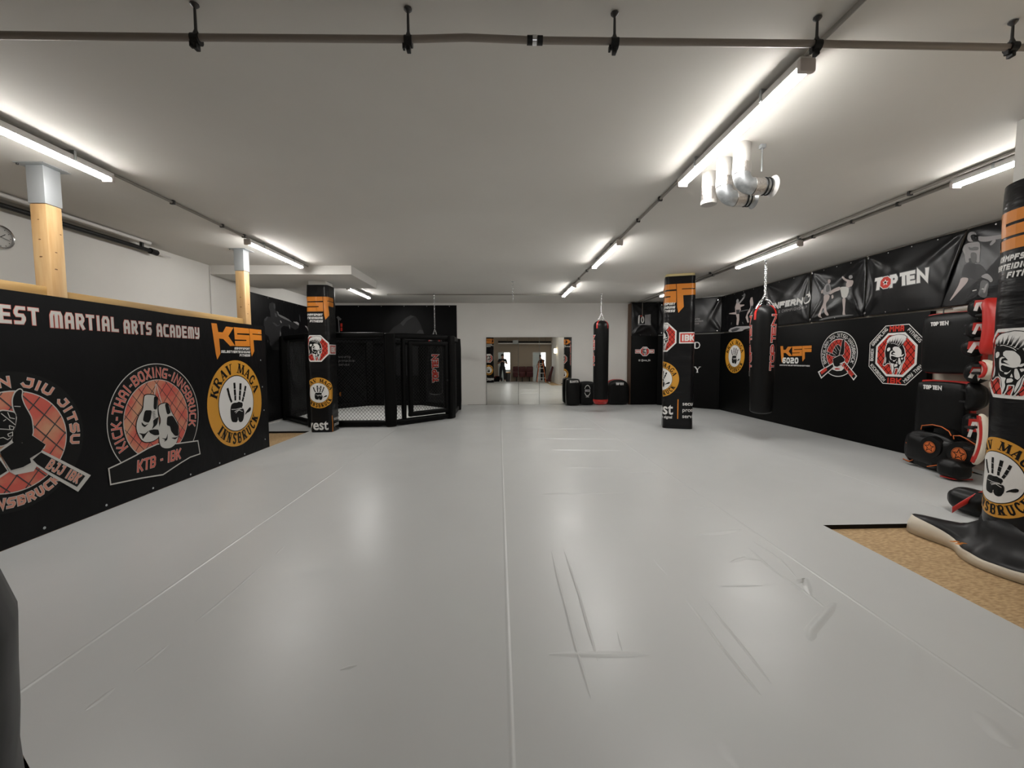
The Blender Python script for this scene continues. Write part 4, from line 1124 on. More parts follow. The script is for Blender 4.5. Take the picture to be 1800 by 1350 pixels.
a.poly(G2(4.09, 420, 440, [(1080,590),(1110,555),(1150,530),(1200,485),(1235,466),(1270,475),(1300,520),(1320,570),(1335,610),(1380,900),(1040,900),(1050,650)]), PGREY4, 0)
a.poly(G2(4.09, 420, 440, [(1160,525),(1200,485),(1235,468),(1262,476),(1240,486),(1205,510),(1180,545)]), PGREY3, 1)
a.poly(G2(4.09, 420, 440, [(1275,595),(1300,570),(1322,575),(1330,600)]), PGREY3, 1)
a.build('hooded_figure_picture', M, t, label='faint grey picture of a hooded figure')
a = Art()
for y0 in (525, 555): a.poly(G2(4.09, 420, 440, [(730,y0),(744,y0),(744,y0+25),(730,y0+25)]), RED, 0)
a.line(G2(4.09, 420, 440, [(706,478),(716,500),(722,590)]), .02, PGREY, 0); a.line(G2(4.09, 420, 440, [(706,478),(733,500)]), .07, PGREY2, 0)
a.poly(G2(4.09, 420, 440, [(722,1020),(734,1020),(734,1050),(722,1050)]), ORANGE, 0)
a.build('small_marks', M, t)
fonttext(M, 'security\nprotection\nservice', 'sponsor_lettering', .12, t, PGREY, onY(595, 632, YF)[0]-xA, 1.5, .004)

# ================================================================== RIGHT SIDE: MAT-COVERED WALLS
XW = XR-.09
pw = empty('wall_padding', (XW, 8.8, 0), 'long black padded wall covering on the right wall with club logos', 'wall padding')
MB().box((XW, 5.86, .002), (XR-.001, 11.56, 2.14), BLACKM, .01).build('padding', pw)
YR0 = 11.6
def RM(u, v, off=0): return (XW-off, YR0-u, v)
def RT(s, ox, oy, pts, X=XW): return [(YR0-p[0], p[1]) for p in (onX(ox+x/s, oy+y/s, X) for x, y in pts)]
def ru(px, X=XW): return YR0-onX(px, 620, X)[0]
# Krav Maga
u0, u1 = ru(1275.5), ru(1309); cu = (u0+u1)/2
zt, zb = onX(1292, 595.3, XW)[1], onX(1292, 656.3, XW)[1]
a = Art(); logo_krav(a, cu, (zt+zb)/2, ((zt-zb)+(u1-u0))/4); a.build('hand_logo', RM, pw, dz=.0012, label='amber round logo with black hand print')
a = Art(); ktb(a, ru(1339), 1.42, .45, True); a.build('gloves_logo', RM, pw, dz=.0012, label='round gloves logo behind the hanging bag')
# orange logo with digits
u0, u1 = ru(1371.5), ru(1426.5); v0 = onX(1371.5, 608.5, XW)[1]
a = Art(); logo_ksf(a, u0, v0, u1-u0, 0, ht=.95)
h = .125; yb = v0-.395; text(a, '6020', u0+.085, u0+.62*(u1-u0), yb+.02, h, .034, WHITE, 1, gap=.16)
text(a, 'KAMPFSPORT|SELBSTVERTEIDIGUNG|FITNESS', u0, u1-.03, yb-.035, .028, .007, WHITE, 0, gap=.2)
a.build('orange_logo', RM, pw, dz=.0012, label='orange letters over white digits')
# BJJ
u0, u1 = ru(1443.4), ru(1508); R = (u1-u0)/2; cu = (u0+u1)/2
cv = (onX(1475, 582, XW)[1]+onX(1475, 663, XW)[1])/2
a = Art(); a.disc(cu, cv, R, PBLACK, 0, 64); a.ring(cu, cv, R*.965, R, WHITE, 1, n=80)
Ri = R*.68
a.disc(cu, cv, Ri, WHITE, 1, 56); a.disc(cu, cv, Ri*.95, RED, 2, 56); a.fence(circ(cu, cv, Ri*.95, 36), .075, .010, PBLACK, 3, 45)
arc_text(a, 'BRAZILIAN-JIU-JITSU-INNSBRUCK', cu, cv, R*.735, 208, -24, R*.175, .05, .0115, WHITE, 3)
z3 = lambda pts: RT(8.571, 1425, 570, pts)
for q in ([(440,470),(455,400),(470,330),(480,260),(495,225),(518,232),(512,300),(515,370),(505,460)], [(350,480),(335,430),(350,385),(385,320),(420,305),(450,330),(460,360),(440,420),(430,470),(380,490)], [(235,405),(300,430),(345,450),(350,490),(310,470),(240,435)]):
    q = soft(z3(q)); a.line(q, .012, WHITE, 4, closed=True); a.poly(q, PBLACK, 5)
for q in ([(370,350),(400,410)], [(395,325),(440,400)], [(340,440),(380,470)], [(265,415),(260,440)], [(300,430),(295,460)], [(345,395),(400,440)]): a.line(z3(q), .007, WHITE, 6)
a.poly(z3([(340,600),(420,640),(520,590),(540,640),(470,700),(400,705),(330,680)]), WHITE, 5); a.poly(z3([(365,668),(400,660),(450,668),(440,682),(380,684)]), RED, 6)
for out, inn, m in (([(115,715),(350,575),(370,630),(340,670),(165,822)], [(140,725),(340,600),(352,635),(330,660),(172,795)], PBLACK), ([(460,590),(520,555),(708,780),(655,848)], [(485,592),(520,575),(690,780),(655,822)], PBLACK)):
    a.poly(z3(out), WHITE, 6); a.poly(z3(inn), m, 7)
a.poly(z3([(155,712),(240,650),(258,690),(172,758)]), RED, 8)
o = z3([(478,622)])[0]; e = z3([(628,800)])[0]; text(a, 'BJJ-IBK', 0, sqrt((e[0]-o[0])**2+(e[1]-o[1])**2), 0, .075, .018, RED, 9, ang=atan2(e[1]-o[1], e[0]-o[0]), org=o)
kn = z3([(345,520),(430,478),(470,465),(525,525),(515,560),(450,590),(455,620),(410,640),(368,630),(350,580)]); a.line(kn, .014, WHITE, 8, closed=True); a.poly(kn, PBLACK, 9)
a.build('fist_and_belt_logo', RM, pw, dz=.0012, label='round logo with raised fist and crossed belt ends')
# MMA octagon
u0, u1 = ru(1540), ru(1613); ap = (u1-u0)/2; cu = (u0+u1)/2; cv = (onX(1576, 584.5, XW)[1]+onX(1576, 662.5, XW)[1])/2
a = Art(); AO = ap*1.36
a.poly(octa(cu, cv, AO), WHITE, 0); a.poly(octa(cu, cv, AO*.975), PBLACK, 1)
logo_octagon(a, cu, cv, ap, 2)
for k, (s, m) in enumerate((('FITNESS', WHITE), ('MMA', RED), ('GRAPPLING', WHITE), ('BOXEN', WHITE), ('KICKBOXEN', WHITE), ('IBK', RED), ('MUAY THAI', WHITE))):
    an = radians(45+45*k); rr = (ap+AO)/2+.004; n = len(s)
    flip = k >= 4; rot = an-pi/2 if not flip else an+pi/2
    big = m is RED; hh = (.092 if big else .056); L_ = .24 if big else min(.36, .040*n)
    cxx, cyy = cu+rr*cos(an), cv+rr*sin(an)
    o = (cxx-cos(rot)*L_/2+sin(rot)*hh/2, cyy-sin(rot)*L_/2-cos(rot)*hh/2)
    text(a, s, 0, L_, 0, hh, .022 if big else .0095, m, 3, ang=rot, org=o, gap=.16)
a.build('helmet_logo', RM, pw, dz=.0012, label='large octagon logo with helmeted head and lettered border')
# slanting corner padding
cpd = empty('wall_padding', ((A0.x+A1.x)/2, (A0.y+A1.y)/2, 0), 'black padding on the slanting corner, right behind the middle right column', 'wall padding')
o_ = A0+AN*.085-AD*.02; L_ = (A1-A0).length-.06
b = MB(); q = [A0+AN*.001, A0+AN*.085, A0+AD*L_+AN*.085, A0+AD*L_+AN*.001]; b.prism(q, .002, 2.14, BLACKM); b.build('padding', cpd)
def CM(u, v, off=0): p = A0+AD*u+AN*(.085+off); return (p.x, p.y, v)
def cuv(px, py):
    r = ray(px, py); P = A0+AN*.085; d = Vector((r.x, r.y)); # solve d*t = P + AD*u
    det = d.x*(-AD.y)-d.y*(-AD.x); t = (P.x*(-AD.y)-P.y*(-AD.x))/det; u = (Vector((d.x*t, d.y*t))-P).dot(AD); return u, HC+r.z*t
for ch, py in (('D', 612), ('Y', 655)):
    a = Art(); u, v = cuv(1230.5, py); glyph(a, ch, (u-.16, v), 0, .17, .17, .028, WHITE, 0, serif=True); a.build('white_letter', CM, cpd)
# far right padding and its upper banner
fp = empty('wall_padding', (4.53, 12.86, 0), 'black padding on the far wall right of the round-topped pad, with a small octagon logo', 'wall padding')
YFP = 12.87; XF0 = onY(1109, 650, YFP)[0]
MB().box((XF0, YFP, .002), (4.955, YF-.001, 2.14), BLACKM, .01).build('padding', fp)
MB().box((XF0-.014, YFP+.02, .002), (XF0-.002, YF-.001, 3.15), DARKWOOD).build('edge_board', fp, label='thin brown wooden edge')
def FM(u, v, off=0): return (u, YFP-off, v)
def fz(s, ox, oy, pts): return [onY(ox+x/s, oy+y/s, YFP) for x, y in pts]
a = Art(); c = fz(10.385, 1090, 520, [(450, 1015)])[0]
for sg in (-1, 1):
    x0 = c[0]+sg*.09; x1 = c[0]+sg*.30; x0, x1 = min(x0, x1), max(x0, x1); box_ibk(a, x0, x1, c[1]-.062, c[1]+.062, 0, 'MMA' if sg < 0 else 'IBK')
a.poly(octa(c[0], c[1], .145), WHITE, 4); a.poly(octa(c[0], c[1], .125), RED, 5); spartan(a, c[0], c[1], .13, 6)
a.build('small_octagon_logo', FM, fp, dz=.0012)
p = fz(10.385, 1090, 520, [(385, 1192), (552, 1192)]); fonttext(FM, '@mma_ibk', 'handle_lettering', .085, fp, WHITE, p[0][0], p[0][1], .003, width=p[1][0]-p[0][0], bold=.001)
p = fz(10.385, 1090, 520, [(353, 1178)])[0]; a = Art(); a.line([(p[0]-.022, p[1]-.022), (p[0]+.022, p[1]-.022), (p[0]+.022, p[1]+.022), (p[0]-.022, p[1]+.022)], .008, WHITE, 0, closed=True); a.ring(p[0], p[1], .006, .012, WHITE, 0, n=12); a.build('round_icon', FM, fp)

# folded banners above the padding
def foldfn(W, z0, z1, seed, amp=.022, ridges=None):
    rr = random.Random(seed); rd = []
    for (cx, cz, sx, sz) in ((0, z1, 1, -1), (W, z1, -1, -1), (0, z0, 1, 1), (W, z0, -1, 1)):
        for k in range(3):
            an = radians(rr.uniform(18, 80)); rd.append((cx, cz, sx*cos(an), sz*sin(an), amp*rr.uniform(.5, 1.1), rr.uniform(.010, .022)))
    def f(u, v):
        d = 0
        for cx, cz, dx, dz, A, s_ in rd:
            t = (u-cx)*dx+(v-cz)*dz
            if t <= 0: continue
            p = -(u-cx)*dz+(v-cz)*dx; w_ = s_+.09*t
            d += A*min(1, t/.12)*math.exp(-(p/w_)**2)*math.exp(-t/.55)
        d += amp*.25*(.5+.5*sin(7*u+2.2*v+seed))*min(1, (z1-v)/.2+.0)*min(1, (v-z0)/.2+.0)
        return max(0, d)
    return f
def foldbanner(name, label, base, W, z0, z1, fn, m=BLACKF, eyes=(), top=None, grp=None, skew=0, skewl=0):
    """base(u, v, off) maps to the wall; fn gives the fold depth"""
    c = base(W/2, z0, .02); t = empty(name, c, label, 'banner', grp)
    def M(u, v, off=0): return base(u, v, .012+fn(u, v)+off)
    nu, nv = max(8, int(W/.03)), int((z1-z0)/.03); vs_ = []
    for j in range(nv+1):
        for i in range(nu+1):
            u = W*i/nu; v = z0+(z1-z0)*j/nv
            u += skew*(1-j/nv)*(i/nu)+skewl*(1-j/nv)*(1-i/nu)
            vs_.append(M(u, v))
    b = MB(); b.faces(vs_, [(j*(nu+1)+i, j*(nu+1)+i+1, (j+1)*(nu+1)+i+1, (j+1)*(nu+1)+i) for j in range(nv) for i in range(nu)], m, True)
    o = b.build('cloth', t, auto=False); sm = o.modifiers.new('s', 'SOLIDIFY'); sm.thickness = .003; sm.offset = -1
    for u, v, r in eyes:
        p0 = Vector(M(u, v, .0)); p1 = Vector(M(u, v, .006)); b = MB(); b.tube([p0, p1], r, CHROME, 12); b.build('eyelet', t)
    return t, M
ZB0, ZB1 = 2.17, 3.165
def rb(y0): return lambda u, v, off=0: (XW+.03-off, y0-u, v)
def rowbanner(pxa, pxb, label, seed, amp, eyes_n=3, skew=0, bigL=True, skewl=0):
    ya, yb = onX(pxa, 560, XW)[0], onX(pxb, 560, XW)[0]; W = ya-yb; fn = foldfn(W, ZB0, ZB1, seed, amp)
    ey = [(W*(k+1)/(eyes_n+1), ZB1-.035, .010) for k in range(eyes_n)]+[(W*(k+1)/(eyes_n+1), ZB0+.03, .009) for k in range(eyes_n-1)]
    if bigL: ey += [(.03, ZB1-.04, .018), (.03, ZB0+.05, .018)]
    base = rb(ya); t, M = foldbanner('ceiling_banner', label, base, W, ZB0, ZB1, fn, BLACKF if amp > .006 else BLACKB, ey, skew=skew, skewl=skewl)
    return t, M, ya, W
def bt(s, ox, oy, pts, ya): return [(ya-p[0], p[1]) for p in (onX(ox+x/s, oy+y/s, XW+.01) for x, y in pts)]
KW = dict(step=.03, vstep=.03, base=.004, dz=.0015)
t, M, ya, W = rowbanner(1260, 1341, 'upper banner with two small fighters in a ring, left of the big hanging bag', 1, .004, 4, bigL=False)
a = Art(); z7 = lambda p: bt(6.748, 1250, 500, p, ya)
a.poly(z7([(300,215),(320,205),(345,240),(392,238),(392,250),(348,270),(352,300),(332,345),(332,420),(320,482),(298,480),(304,400),(294,356),(212,352),(212,342),(288,328),(282,270)]), PALE, 0)
a.line(z7([(330,225),(360,190),(392,148)]), .05, PGREY, 0); a.disc(*z7([(312,200)])[0], .06, PGREY, 0, 12); a.disc(*z7([(392,130)])[0], .05, PGREY2, 0, 12)
a.poly(z7([(468,160),(488,150),(500,220),(492,290),(472,302),(432,362),(446,450),(430,455),(408,392),(430,330),(464,270),(458,200)]), PALE, 0)
a.poly(z7([(474,255),(498,250),(490,300),(460,310)]), PGREY3, 1); a.poly(z7([(296,300),(340,298),(334,350),(300,352)]), PGREY3, 1)
a.poly(z7([(205,545),(230,520),(300,498),(480,492),(482,512),(400,530),(345,560),(262,577),(208,556)]), PGREY, 0)
a.poly(z7([(232,540),(300,515),(345,520),(300,550),(250,562)]), PGREY3, 1)
for q in ([(240,450),(238,475)], [(372,445),(380,470)], [(365,130),(400,140)], [(440,300),(350,318)]): a.line(z7(q), .02, PGREY2, 1)
a.build('ring_fight_picture', M, t, **KW)
t, M, ya, W = rowbanner(1343, 1421, 'upper banner reading INNFERNO championship, behind the big hanging bag', 2, .03, 2)
a = Art(); p0 = bt(6.748, 1250, 500, [(690, 300)], ya)[0]; p1 = bt(6.748, 1250, 500, [(1095, 222)], ya)[0]
an = 0; hh = .135; yb = (p0[1]+p1[1])/2
text(a, 'INNFERN', p0[0]-.12, p1[0]-.02, yb-.01, hh, .044, WHITE, 1, italic=.22, gap=.10)
c = (p1[0]+.11, yb+.075); a.line([(c[0]+.075*cos(t_)+.02*sin(t_), c[1]+.085*sin(t_)) for t_ in [radians(110-320*k/14) for k in range(15)]], .028, WHITE, 1); a.poly([(c[0]+.02, c[1]+.02), (c[0]+.045, c[1]+.16), (c[0]+.075, c[1]+.06)], WHITE, 1)
text(a, 'FIGHTING CHAMPIONSHIP', p0[0]-.12, p1[0]+.12, yb-.115, .06, .011, PGREY, 1, italic=.2, gap=.35)
a.build('championship_lettering', M, t, **KW)
t, M, ya, W = rowbanner(1423, 1517, 'upper banner with a kickboxer kicking his opponent, right of the hanging bag', 3, .034, 3)
a = Art(); z6 = lambda p: bt(3.913, 1340, 380, p, ya)
def fig(polys):
    for m, l, q in polys: a.poly(soft(z6(q)), m, l)
fig([(PALE, 1, [(455,437),(470,433),(479,445),(474,462),(458,464)]), (PGREY, 0, [(418,522),(428,480),(450,460),(478,466),(482,500),(478,530),(450,545),(430,540)]),
     (PGREY2, 1, [(440,478),(470,470),(474,515),(445,525)]), (PALE, 1, [(466,525),(490,505),(530,488),(545,484),(545,508),(505,520),(468,542)]),
     (PALE, 0, [(432,540),(470,540),(462,575),(440,600),(442,640),(460,683),(436,684),(424,625),(410,655),(406,690),(412,704),(386,688),(404,640),(428,585)]), (PALE, 0, [(405,520),(420,500),(425,525),(412,535)]),
     (WHITED, 0, [(540,486),(600,484),(602,520),(590,562),(552,562),(548,520)]), (PALE, 0, [(556,562),(584,562),(572,612),(568,672),(580,682),(550,684),(558,640),(556,600)]),
     (PALE, 0, [(586,452),(612,448),(618,475),(604,492),(580,488)]), (PALE, 1, [(562,414),(574,412),(586,432),(610,440),(632,440),(634,462),(622,486),(612,482),(616,462),(590,452),(570,436)]),
     (PGREY, 0, [(606,408),(622,404),(628,424),(612,434),(602,424)]), (PALE, 0, [(478,545),(490,538),(494,560),(480,572)]),
     (PGREY2, 0, [(384,716),(420,700),(500,684),(596,676),(640,680),(560,690),(470,702),(400,718)])])
a.build('kickboxing_picture', M, t, **KW)
t, M, ya, W = rowbanner(1519, 1690, 'upper banner with white TOP TEN lettering on the right wall', 4, .038, 3, skew=-.28)
zz = lambda p: bt(6.923, 1520, 390, p, ya)
a = Art(); p = zz([(130, 860), (778, 760), (130, 735)]); o = p[0]; an = atan2(p[1][1]-p[0][1], p[1][0]-p[0][0])
toptenword(a, 0, p[1][0]-p[0][0], 0, .20, 0, 0, out=(.010, PGREY2), org=(o[0], o[1]+.03))
a.build('sponsor_lettering', M, t, **KW)
t, M, ya, W = rowbanner(1691, 1850, 'upper banner with a boxer throwing a straight punch, beside the nearest column', 5, .02, 2, skewl=-.34, bigL=False)
a = Art()
a.poly([(-.25, ZB0+.01), (W, ZB0+.01), (W, ZB1-.15), (W*.5, ZB1-.35), (.15, ZB1-.7)], PGREY4, 0)
zz = lambda p: bt(6.923, 1520, 390, p, ya)
for m, l, q in ((PGREY, 2, [(1250,200),(1262,150),(1300,120),(1350,122),(1366,150),(1370,215),(1320,245),(1262,235)]), (PBLACK, 3, [(1300,165),(1345,148),(1385,170),(1398,215),(1370,240),(1320,235)]),
                (PGREY, 2, [(1378,172),(1460,180),(1560,170),(1690,152),(1800,140),(1800,190),(1680,200),(1600,215),(1480,245),(1400,236)]), (PGREY, 2, [(1520,280),(1560,220),(1598,215),(1600,240),(1545,290)]),
                (PGREY, 1, [(1190,300),(1240,262),(1320,250),(1412,240),(1415,330),(1402,420),(1402,498),(1362,490),(1340,445),(1262,440),(1275,492),(1222,500),(1216,400),(1186,340)]), (PGREY2, 2, [(1262,300),(1310,318),(1345,300),(1400,310),(1385,345),(1330,350),(1275,342)]), (PGREY2, 2, [(1290,370),(1370,372),(1372,470),(1345,500),(1300,490)]),
                (PGREY3, 1, [(1216,500),(1412,510),(1500,620),(1410,695),(1330,702),(1262,672),(1168,670),(1190,590)]),
                (PALE, 1, [(1170,675),(1264,680),(1250,732),(1180,812),(1100,900),(1040,965),(1035,950),(1082,880),(1148,760)]),
                (PGREY, 1, [(1490,622),(1530,650),(1580,712),(1545,742),(1505,700),(1410,668)]), (PGREY2, 1, [(1420,690),(1540,740),(1500,900),(1460,930),(1400,900)]), (PGREY, 2, [(1480,760),(1520,740),(1490,860),(1462,868)])):
    a.poly([(max(-.27*(ZB1-v_)/(ZB1-ZB0)+.01, u_), v_) for u_, v_ in soft(zz(q))], m, l)
for q in ([(1060,1052),(1340,1012)], [(1080,1062),(1340,1030)], [(1320,840),(1370,828)], [(1440,815),(1500,822)]): a.line([(max(-.27*(ZB1-v_)/(ZB1-ZB0)+.01, u_), v_) for u_, v_ in zz(q)], .012, WHITED, 2)
a.build('boxer_picture', M, t, **KW)
t, M = foldbanner('ceiling_banner', 'upper banner on the slanting corner with small security service lettering', lambda u, v, off=0: (lambda p: (p.x, p.y, v))(A0+AD*u+AN*(.06+off)), (A1-A0).length-.04, ZB0, ZB1, foldfn(1.82, ZB0, ZB1, 6, .035), BLACKF, [(k, zq, .017) for k in (.12, 1.72) for zq in (ZB0+.05, ZB1-.1)])
for k, s in enumerate(('security', 'protection', 'service')):
    u, v = cuv(1240, 561+k*4.2); fonttext(M, s, 'sponsor_lettering', .085, t, PGREY, u-.42, v, .006)
t, M = foldbanner('ceiling_banner', 'upper banner with a car tyre picture, left of the middle right column', lambda u, v, off=0: (XF0+.0+u, YFP+.03-off, v), 4.94-XF0, ZB0-.04, ZB1-.01, foldfn(4.94-XF0, ZB0, ZB1, 8, .02), BLACKF, [(.28, ZB0, .010), (.6, ZB0, .010)])
a = Art(); q0 = lambda pts: [(p[0]-XF0, p[1]) for p in fz(10.385, 1090, 520, pts)]
a.poly(q0([(332,388),(360,380),(354,508),(328,508)]), WHITE, 0); a.poly(q0([(332,365),(364,352),(362,375),(334,382)]), WHITE, 0); a.poly(q0([(368,365),(412,352),(408,372),(370,378)]), RED, 0)
c = q0([(410, 436)])[0]
a.poly([(c[0]+.18+.075*cos(t_), c[1]+.125*sin(t_)) for t_ in [2*pi*k/20 for k in range(20)]], PGREY, 0)
a.poly(q0([(455,350),(560,335),(560,535),(455,530)]), PGREY, 0)
for k in range(4): a.line(q0([(480+k*24, 340), (488+k*24, 435), (480+k*24, 532)]), .008, PGREY3, 1)
a.line([(c[0]+.035*cos(t_), c[1]+.09*sin(t_)) for t_ in [2*pi*k/20 for k in range(20)]], .028, WHITE, 2, closed=True)
a.line(q0([(325,526),(455,522)]), .022, PGREY, 0)
a.build('tyre_picture', M, t, **KW)
b = MB(); x, z_ = onY(1132, 560, 12.6); b.tube([(x, 12.75, H-.002), (x, 12.75, z_)], .008, PIPEB, 6); b.build('hanging_cord', t)

# ================================================================== TRAINING GEAR
def shield(x, y0, y1, z0, z1, label, txt, R_=None):
    t = empty('kick_shield', (x, (y0+y1)/2, z0), label, 'kick shield')
    b = MB(); cushion(b, (x+.06, (y0+y1)/2, (z0+z1)/2), (.12, y1-y0, z1-z0), BLACKL, R_, r=.045, puff=.02, nn=12); b.build('front_pad', t)
    b = MB(); cushion(b, (x+.135, (y0+y1)/2-.004, (z0+z1)/2+.004), (.09, y1-y0+.05, z1-z0+.055), REDL, R_, r=.03, puff=.0, nn=10); b.build('back_pad', t)
    a = Art(); W = txt[2]; toptenword(a, 0, W, 0, W*.24, 0, octo=False)
    a.build('brand_lettering', lambda u, v, off=0: (x-.016-off, txt[0]-u, txt[1]+v), t, base=.006)
    for k in (.35, .65):
        b = MB(); yy = y0+(y1-y0)*k; b.tube([(x+.165, yy, z0+.22), (x+.20, yy, z0+.26), (x+.20, yy, z1-.26), (x+.17, yy, z1-.22)], .012, BLACKP, 6); b.build('handle', t)
    return t
def yz(px, py, X): return onX(px, py, X)
c0 = yz(1637.5, 571, 5.99); c1 = yz(1669, 571, 5.99)
shield(6.0, 5.12, 5.79, 1.27, 2.05, 'upper black shield with TOP TEN lettering hanging on the right wall', (c0[0], c0[1]-.02, c0[0]-c1[0]))
c0 = yz(1623, 681, 5.90); c1 = yz(1656, 682, 5.90)
shield(5.92, 5.14, 5.75, .03, 1.13, 'lower black shield with TOP TEN lettering standing under the upper one', (c0[0], c0[1]-.02, c0[0]-c1[0]))
b = MB(); b.tube([(6.10, 5.60, 2.06), (6.10, 5.60, 2.14), (6.20, 5.60, 2.15), (6.279, 5.60, 2.15)], .008, DARKST, 8); b.build('shield_hook', label='small dark hook holding the upper shield on the wall', cat='hook')
# rail carrying the pads
rk = empty('pad_rack', (6.25, 4.9, 1.1), 'pale wall rack of boards behind the red and white pads', 'rack')
for zq, xq in ((.66, 5.90), (1.10, 6.12), (1.98, 6.12)):
    b = MB(); b.box((xq, 4.45, zq), (6.275, 5.03, zq+.07), WHITEL, .004); b.build('board', rk)
def thai(px, py, X, size, label, front='M', body=BLACKL, rotx=0, tilt=0, grp='training pads on the wall rack', base=None):
    y, z = yz(px, py, X); t = empty('thai_pad', (X, y, z), label, 'training pad', grp)
    R_ = Matrix.Rotation(radians(tilt), 3, 'X') @ Matrix.Rotation(radians(-38), 3, 'Z')
    b = MB(); cushion(b, (X, y, z), size, body, R_, r=min(size)*.42, puff=.01, nn=8); b.build('pad_body', t)
    fx = lambda u, v, off=0: tuple(Vector((X, y, z))+R_ @ Vector((u, -size[1]/2-.016-off, v)))
    w_, h_ = size[0], size[2]
    a = Art()
    if front == 'M':
        a.poly([(-w_*.44, h_*.02), (w_*.44, h_*.02), (w_*.40, h_*.40), (-w_*.40, h_*.40)], REDL, 0)
        a.line([(-w_*.36, -h_*.22), (-w_*.26, h_*.18), (-w_*.12, h_*.20), (0, -h_*.16), (w_*.12, h_*.20), (w_*.26, h_*.18), (w_*.36, -h_*.22)], w_*.19, WHITE, 1)
    elif front == 'A':
        a.poly([(-w_*.44, -h_*.1), (w_*.40, -h_*.1), (w_*.40, h_*.38), (-w_*.40, h_*.36)], REDL, 0)
        a.line([(-w_*.34, -h_*.3), (-w_*.12, h_*.22), (w_*.06, h_*.22), (w_*.26, -h_*.28)], w_*.2, WHITE, 1)
    if a.p: a.build('pad_badge', fx, t, label='white wave on red badge')
    b = MB()
    for k in (-.25, .25): b.box((X+.0*w_, y+size[1]*.2, z+k*h_-.015), (X+.45*w_, y+size[1]*.56, z+k*h_+.015), BLACKP, .006)
    b.build('arm_strap', t)
    return t
thai(1722, 541, 5.72, (.17, .22, .20), 'topmost pad of the rack with a white wave, left of the big red pad', 'M')
thai(1716, 579, 5.72, (.14, .24, .20), 'second pad of the rack, half behind the big red pad', 'A')
thai(1713, 611, 5.72, (.20, .24, .20), 'third pad of the rack with white arch badge under the red pad', 'A')
thai(1718, 655, 5.72, (.20, .20, .24), 'lowest hanging pad of the rack with full white wave', 'M', tilt=12)
thai(1709, 752, 5.86, (.15, .22, .34), 'black pad with red top and white arch beside the lower shield', 'A')
def longpad(px, py, X, size, m, label, tilt=0, m2=None):
    y, z = yz(px, py, X); t = empty('curved_kick_pad', (X, y, z), label, 'training pad')
    R_ = Matrix.Rotation(radians(-38), 3, 'Z') @ Matrix.Rotation(radians(tilt), 3, 'Y')
    b = MB(); cushion(b, (X, y, z), size, m, R_, r=min(size)*.45, puff=.015, nn=10)
    for v in b.bm.verts: v.co.y += .05*((v.co.z-z)/size[2]*2)**2
    b.build('pad_body', t)
    if m2:
        b = MB(); c = Vector((X, y, z))+R_ @ Vector((-size[0]*.42, .0, 0)); cushion(b, c, (size[0]*.35, size[1]*.98, size[2]*.97), m2, R_, r=.02, nn=8)
        for v in b.bm.verts: v.co.y += .05*((v.co.z-z)/size[2]*2)**2
        b.build('red_side', t, label='red side panel')
    b = MB()
    for k in (-.22, .22): b.tube([(X-.06, y+.06, z+k*size[2]), (X-.02, y+.17, z+k*size[2]), (X+.08, y+.14, z+k*size[2])], .016, BLACKP, 6)
    b.build('arm_strap', t)
longpad(1749, 573, 5.62, (.17, .12, .62), REDL, 'big red curved pad hanging beside the nearest column')
longpad(1743, 650, 5.60, (.12, .10, .20), WHITEL, 'short cream and red pad with rough edge beside the nearest column', m2=REDL)
longpad(1729, 774, 5.45, (.075, .10, .56), WHITEL, 'long cream pad with red side standing beside the nearest column', tilt=3, m2=REDL)
longpad(1719, 698, 5.75, (.17, .14, .32), BLACKL, 'dark glove-like pad hanging between the cream pads')
# body protectors on the floor
def protector():
    X = 5.62; t = empty('body_protector', (X, 5.45, 0), 'black body protector with two orange star discs on the floor under the shields', 'body protector')
    b = MB(); cushion(b, (X+.05, 5.24, .25), (.16, .62, .40), BLACKL, Matrix.Rotation(radians(4), 3, 'X'), r=.075, puff=.05, nn=14); b.build('chest_pad', t)
    for px, py, rr in ((1632.8, 786, .075), (1684.4, 799, .085)):
        y, z = yz(px, py, X-.085)
        b = MB(); b.lathe([(0, -.020), (rr*1.75, -.016), (rr*1.85, .0), (rr*1.9, .05)], (X-.055, y, z), BLACKL, 32, 'x'); b.build('round_pad', t)
        a = Art(); a.disc(0, 0, rr, ORAD, 0, 28); star(a, 0, 0, rr*.75, PBLACK, 1); a.ring(0, 0, rr*.86, rr*.92, PBLACK, 1, n=28)
        a.build('star_disc', lambda u, v, off=0, y=y, z=z: (X-.078-off, y-u, z+v), t, label='orange disc with black star')
    def flap(pts, w_, nm='flap'):
        P = [Vector((X+dx, *yz(px, py, X))) for px, py, dx in pts]
        b = MB(); vs_ = []
        for p in P: vs_ += [tuple(p), tuple(p+Vector((w_, 0, -.03)))]
        b.faces(vs_, [(2*k, 2*k+1, 2*k+3, 2*k+2) for k in range(len(P)-1)], BLACKL, True); o = b.build(nm, t, auto=False); sm = o.modifiers.new('s', 'SOLIDIFY'); sm.thickness = .012
        b = MB(); b.tube(P, .006, ORAD, 6); b.build('orange_piping', t, label='orange piping')
    flap([(1619,755,0), (1622,748,-.01), (1640,746.5,-.01), (1656,750,-.01), (1668,758,0), (1672,766,0)], .16)
    flap([(1677,772,0), (1676,766,0), (1688,766,0), (1700,772,0), (1716,784,.02)], .14)
    flap([(1593,777,0), (1596,786,0), (1601,797,0)], .10); flap([(1590,806,-.02), (1600,811,-.02), (1610,806,0)], .10)
    flap([(1640,820,-.08), (1655,818,-.08), (1670,815,-.06), (1690,821,-.05), (1716,830,-.04)], .12)
    return t
protector()
b = MB(); y, z = yz(1716, 820, 5.55); cushion(b, (5.48, 4.80, .13), (.22, .26, .21), BLACKL, r=.07, puff=.02); t = empty('sparring_glove', (5.55, 5.0, 0), 'black glove with red trim on the floor beside the long cream pad', 'glove'); b.build('glove_body', t)
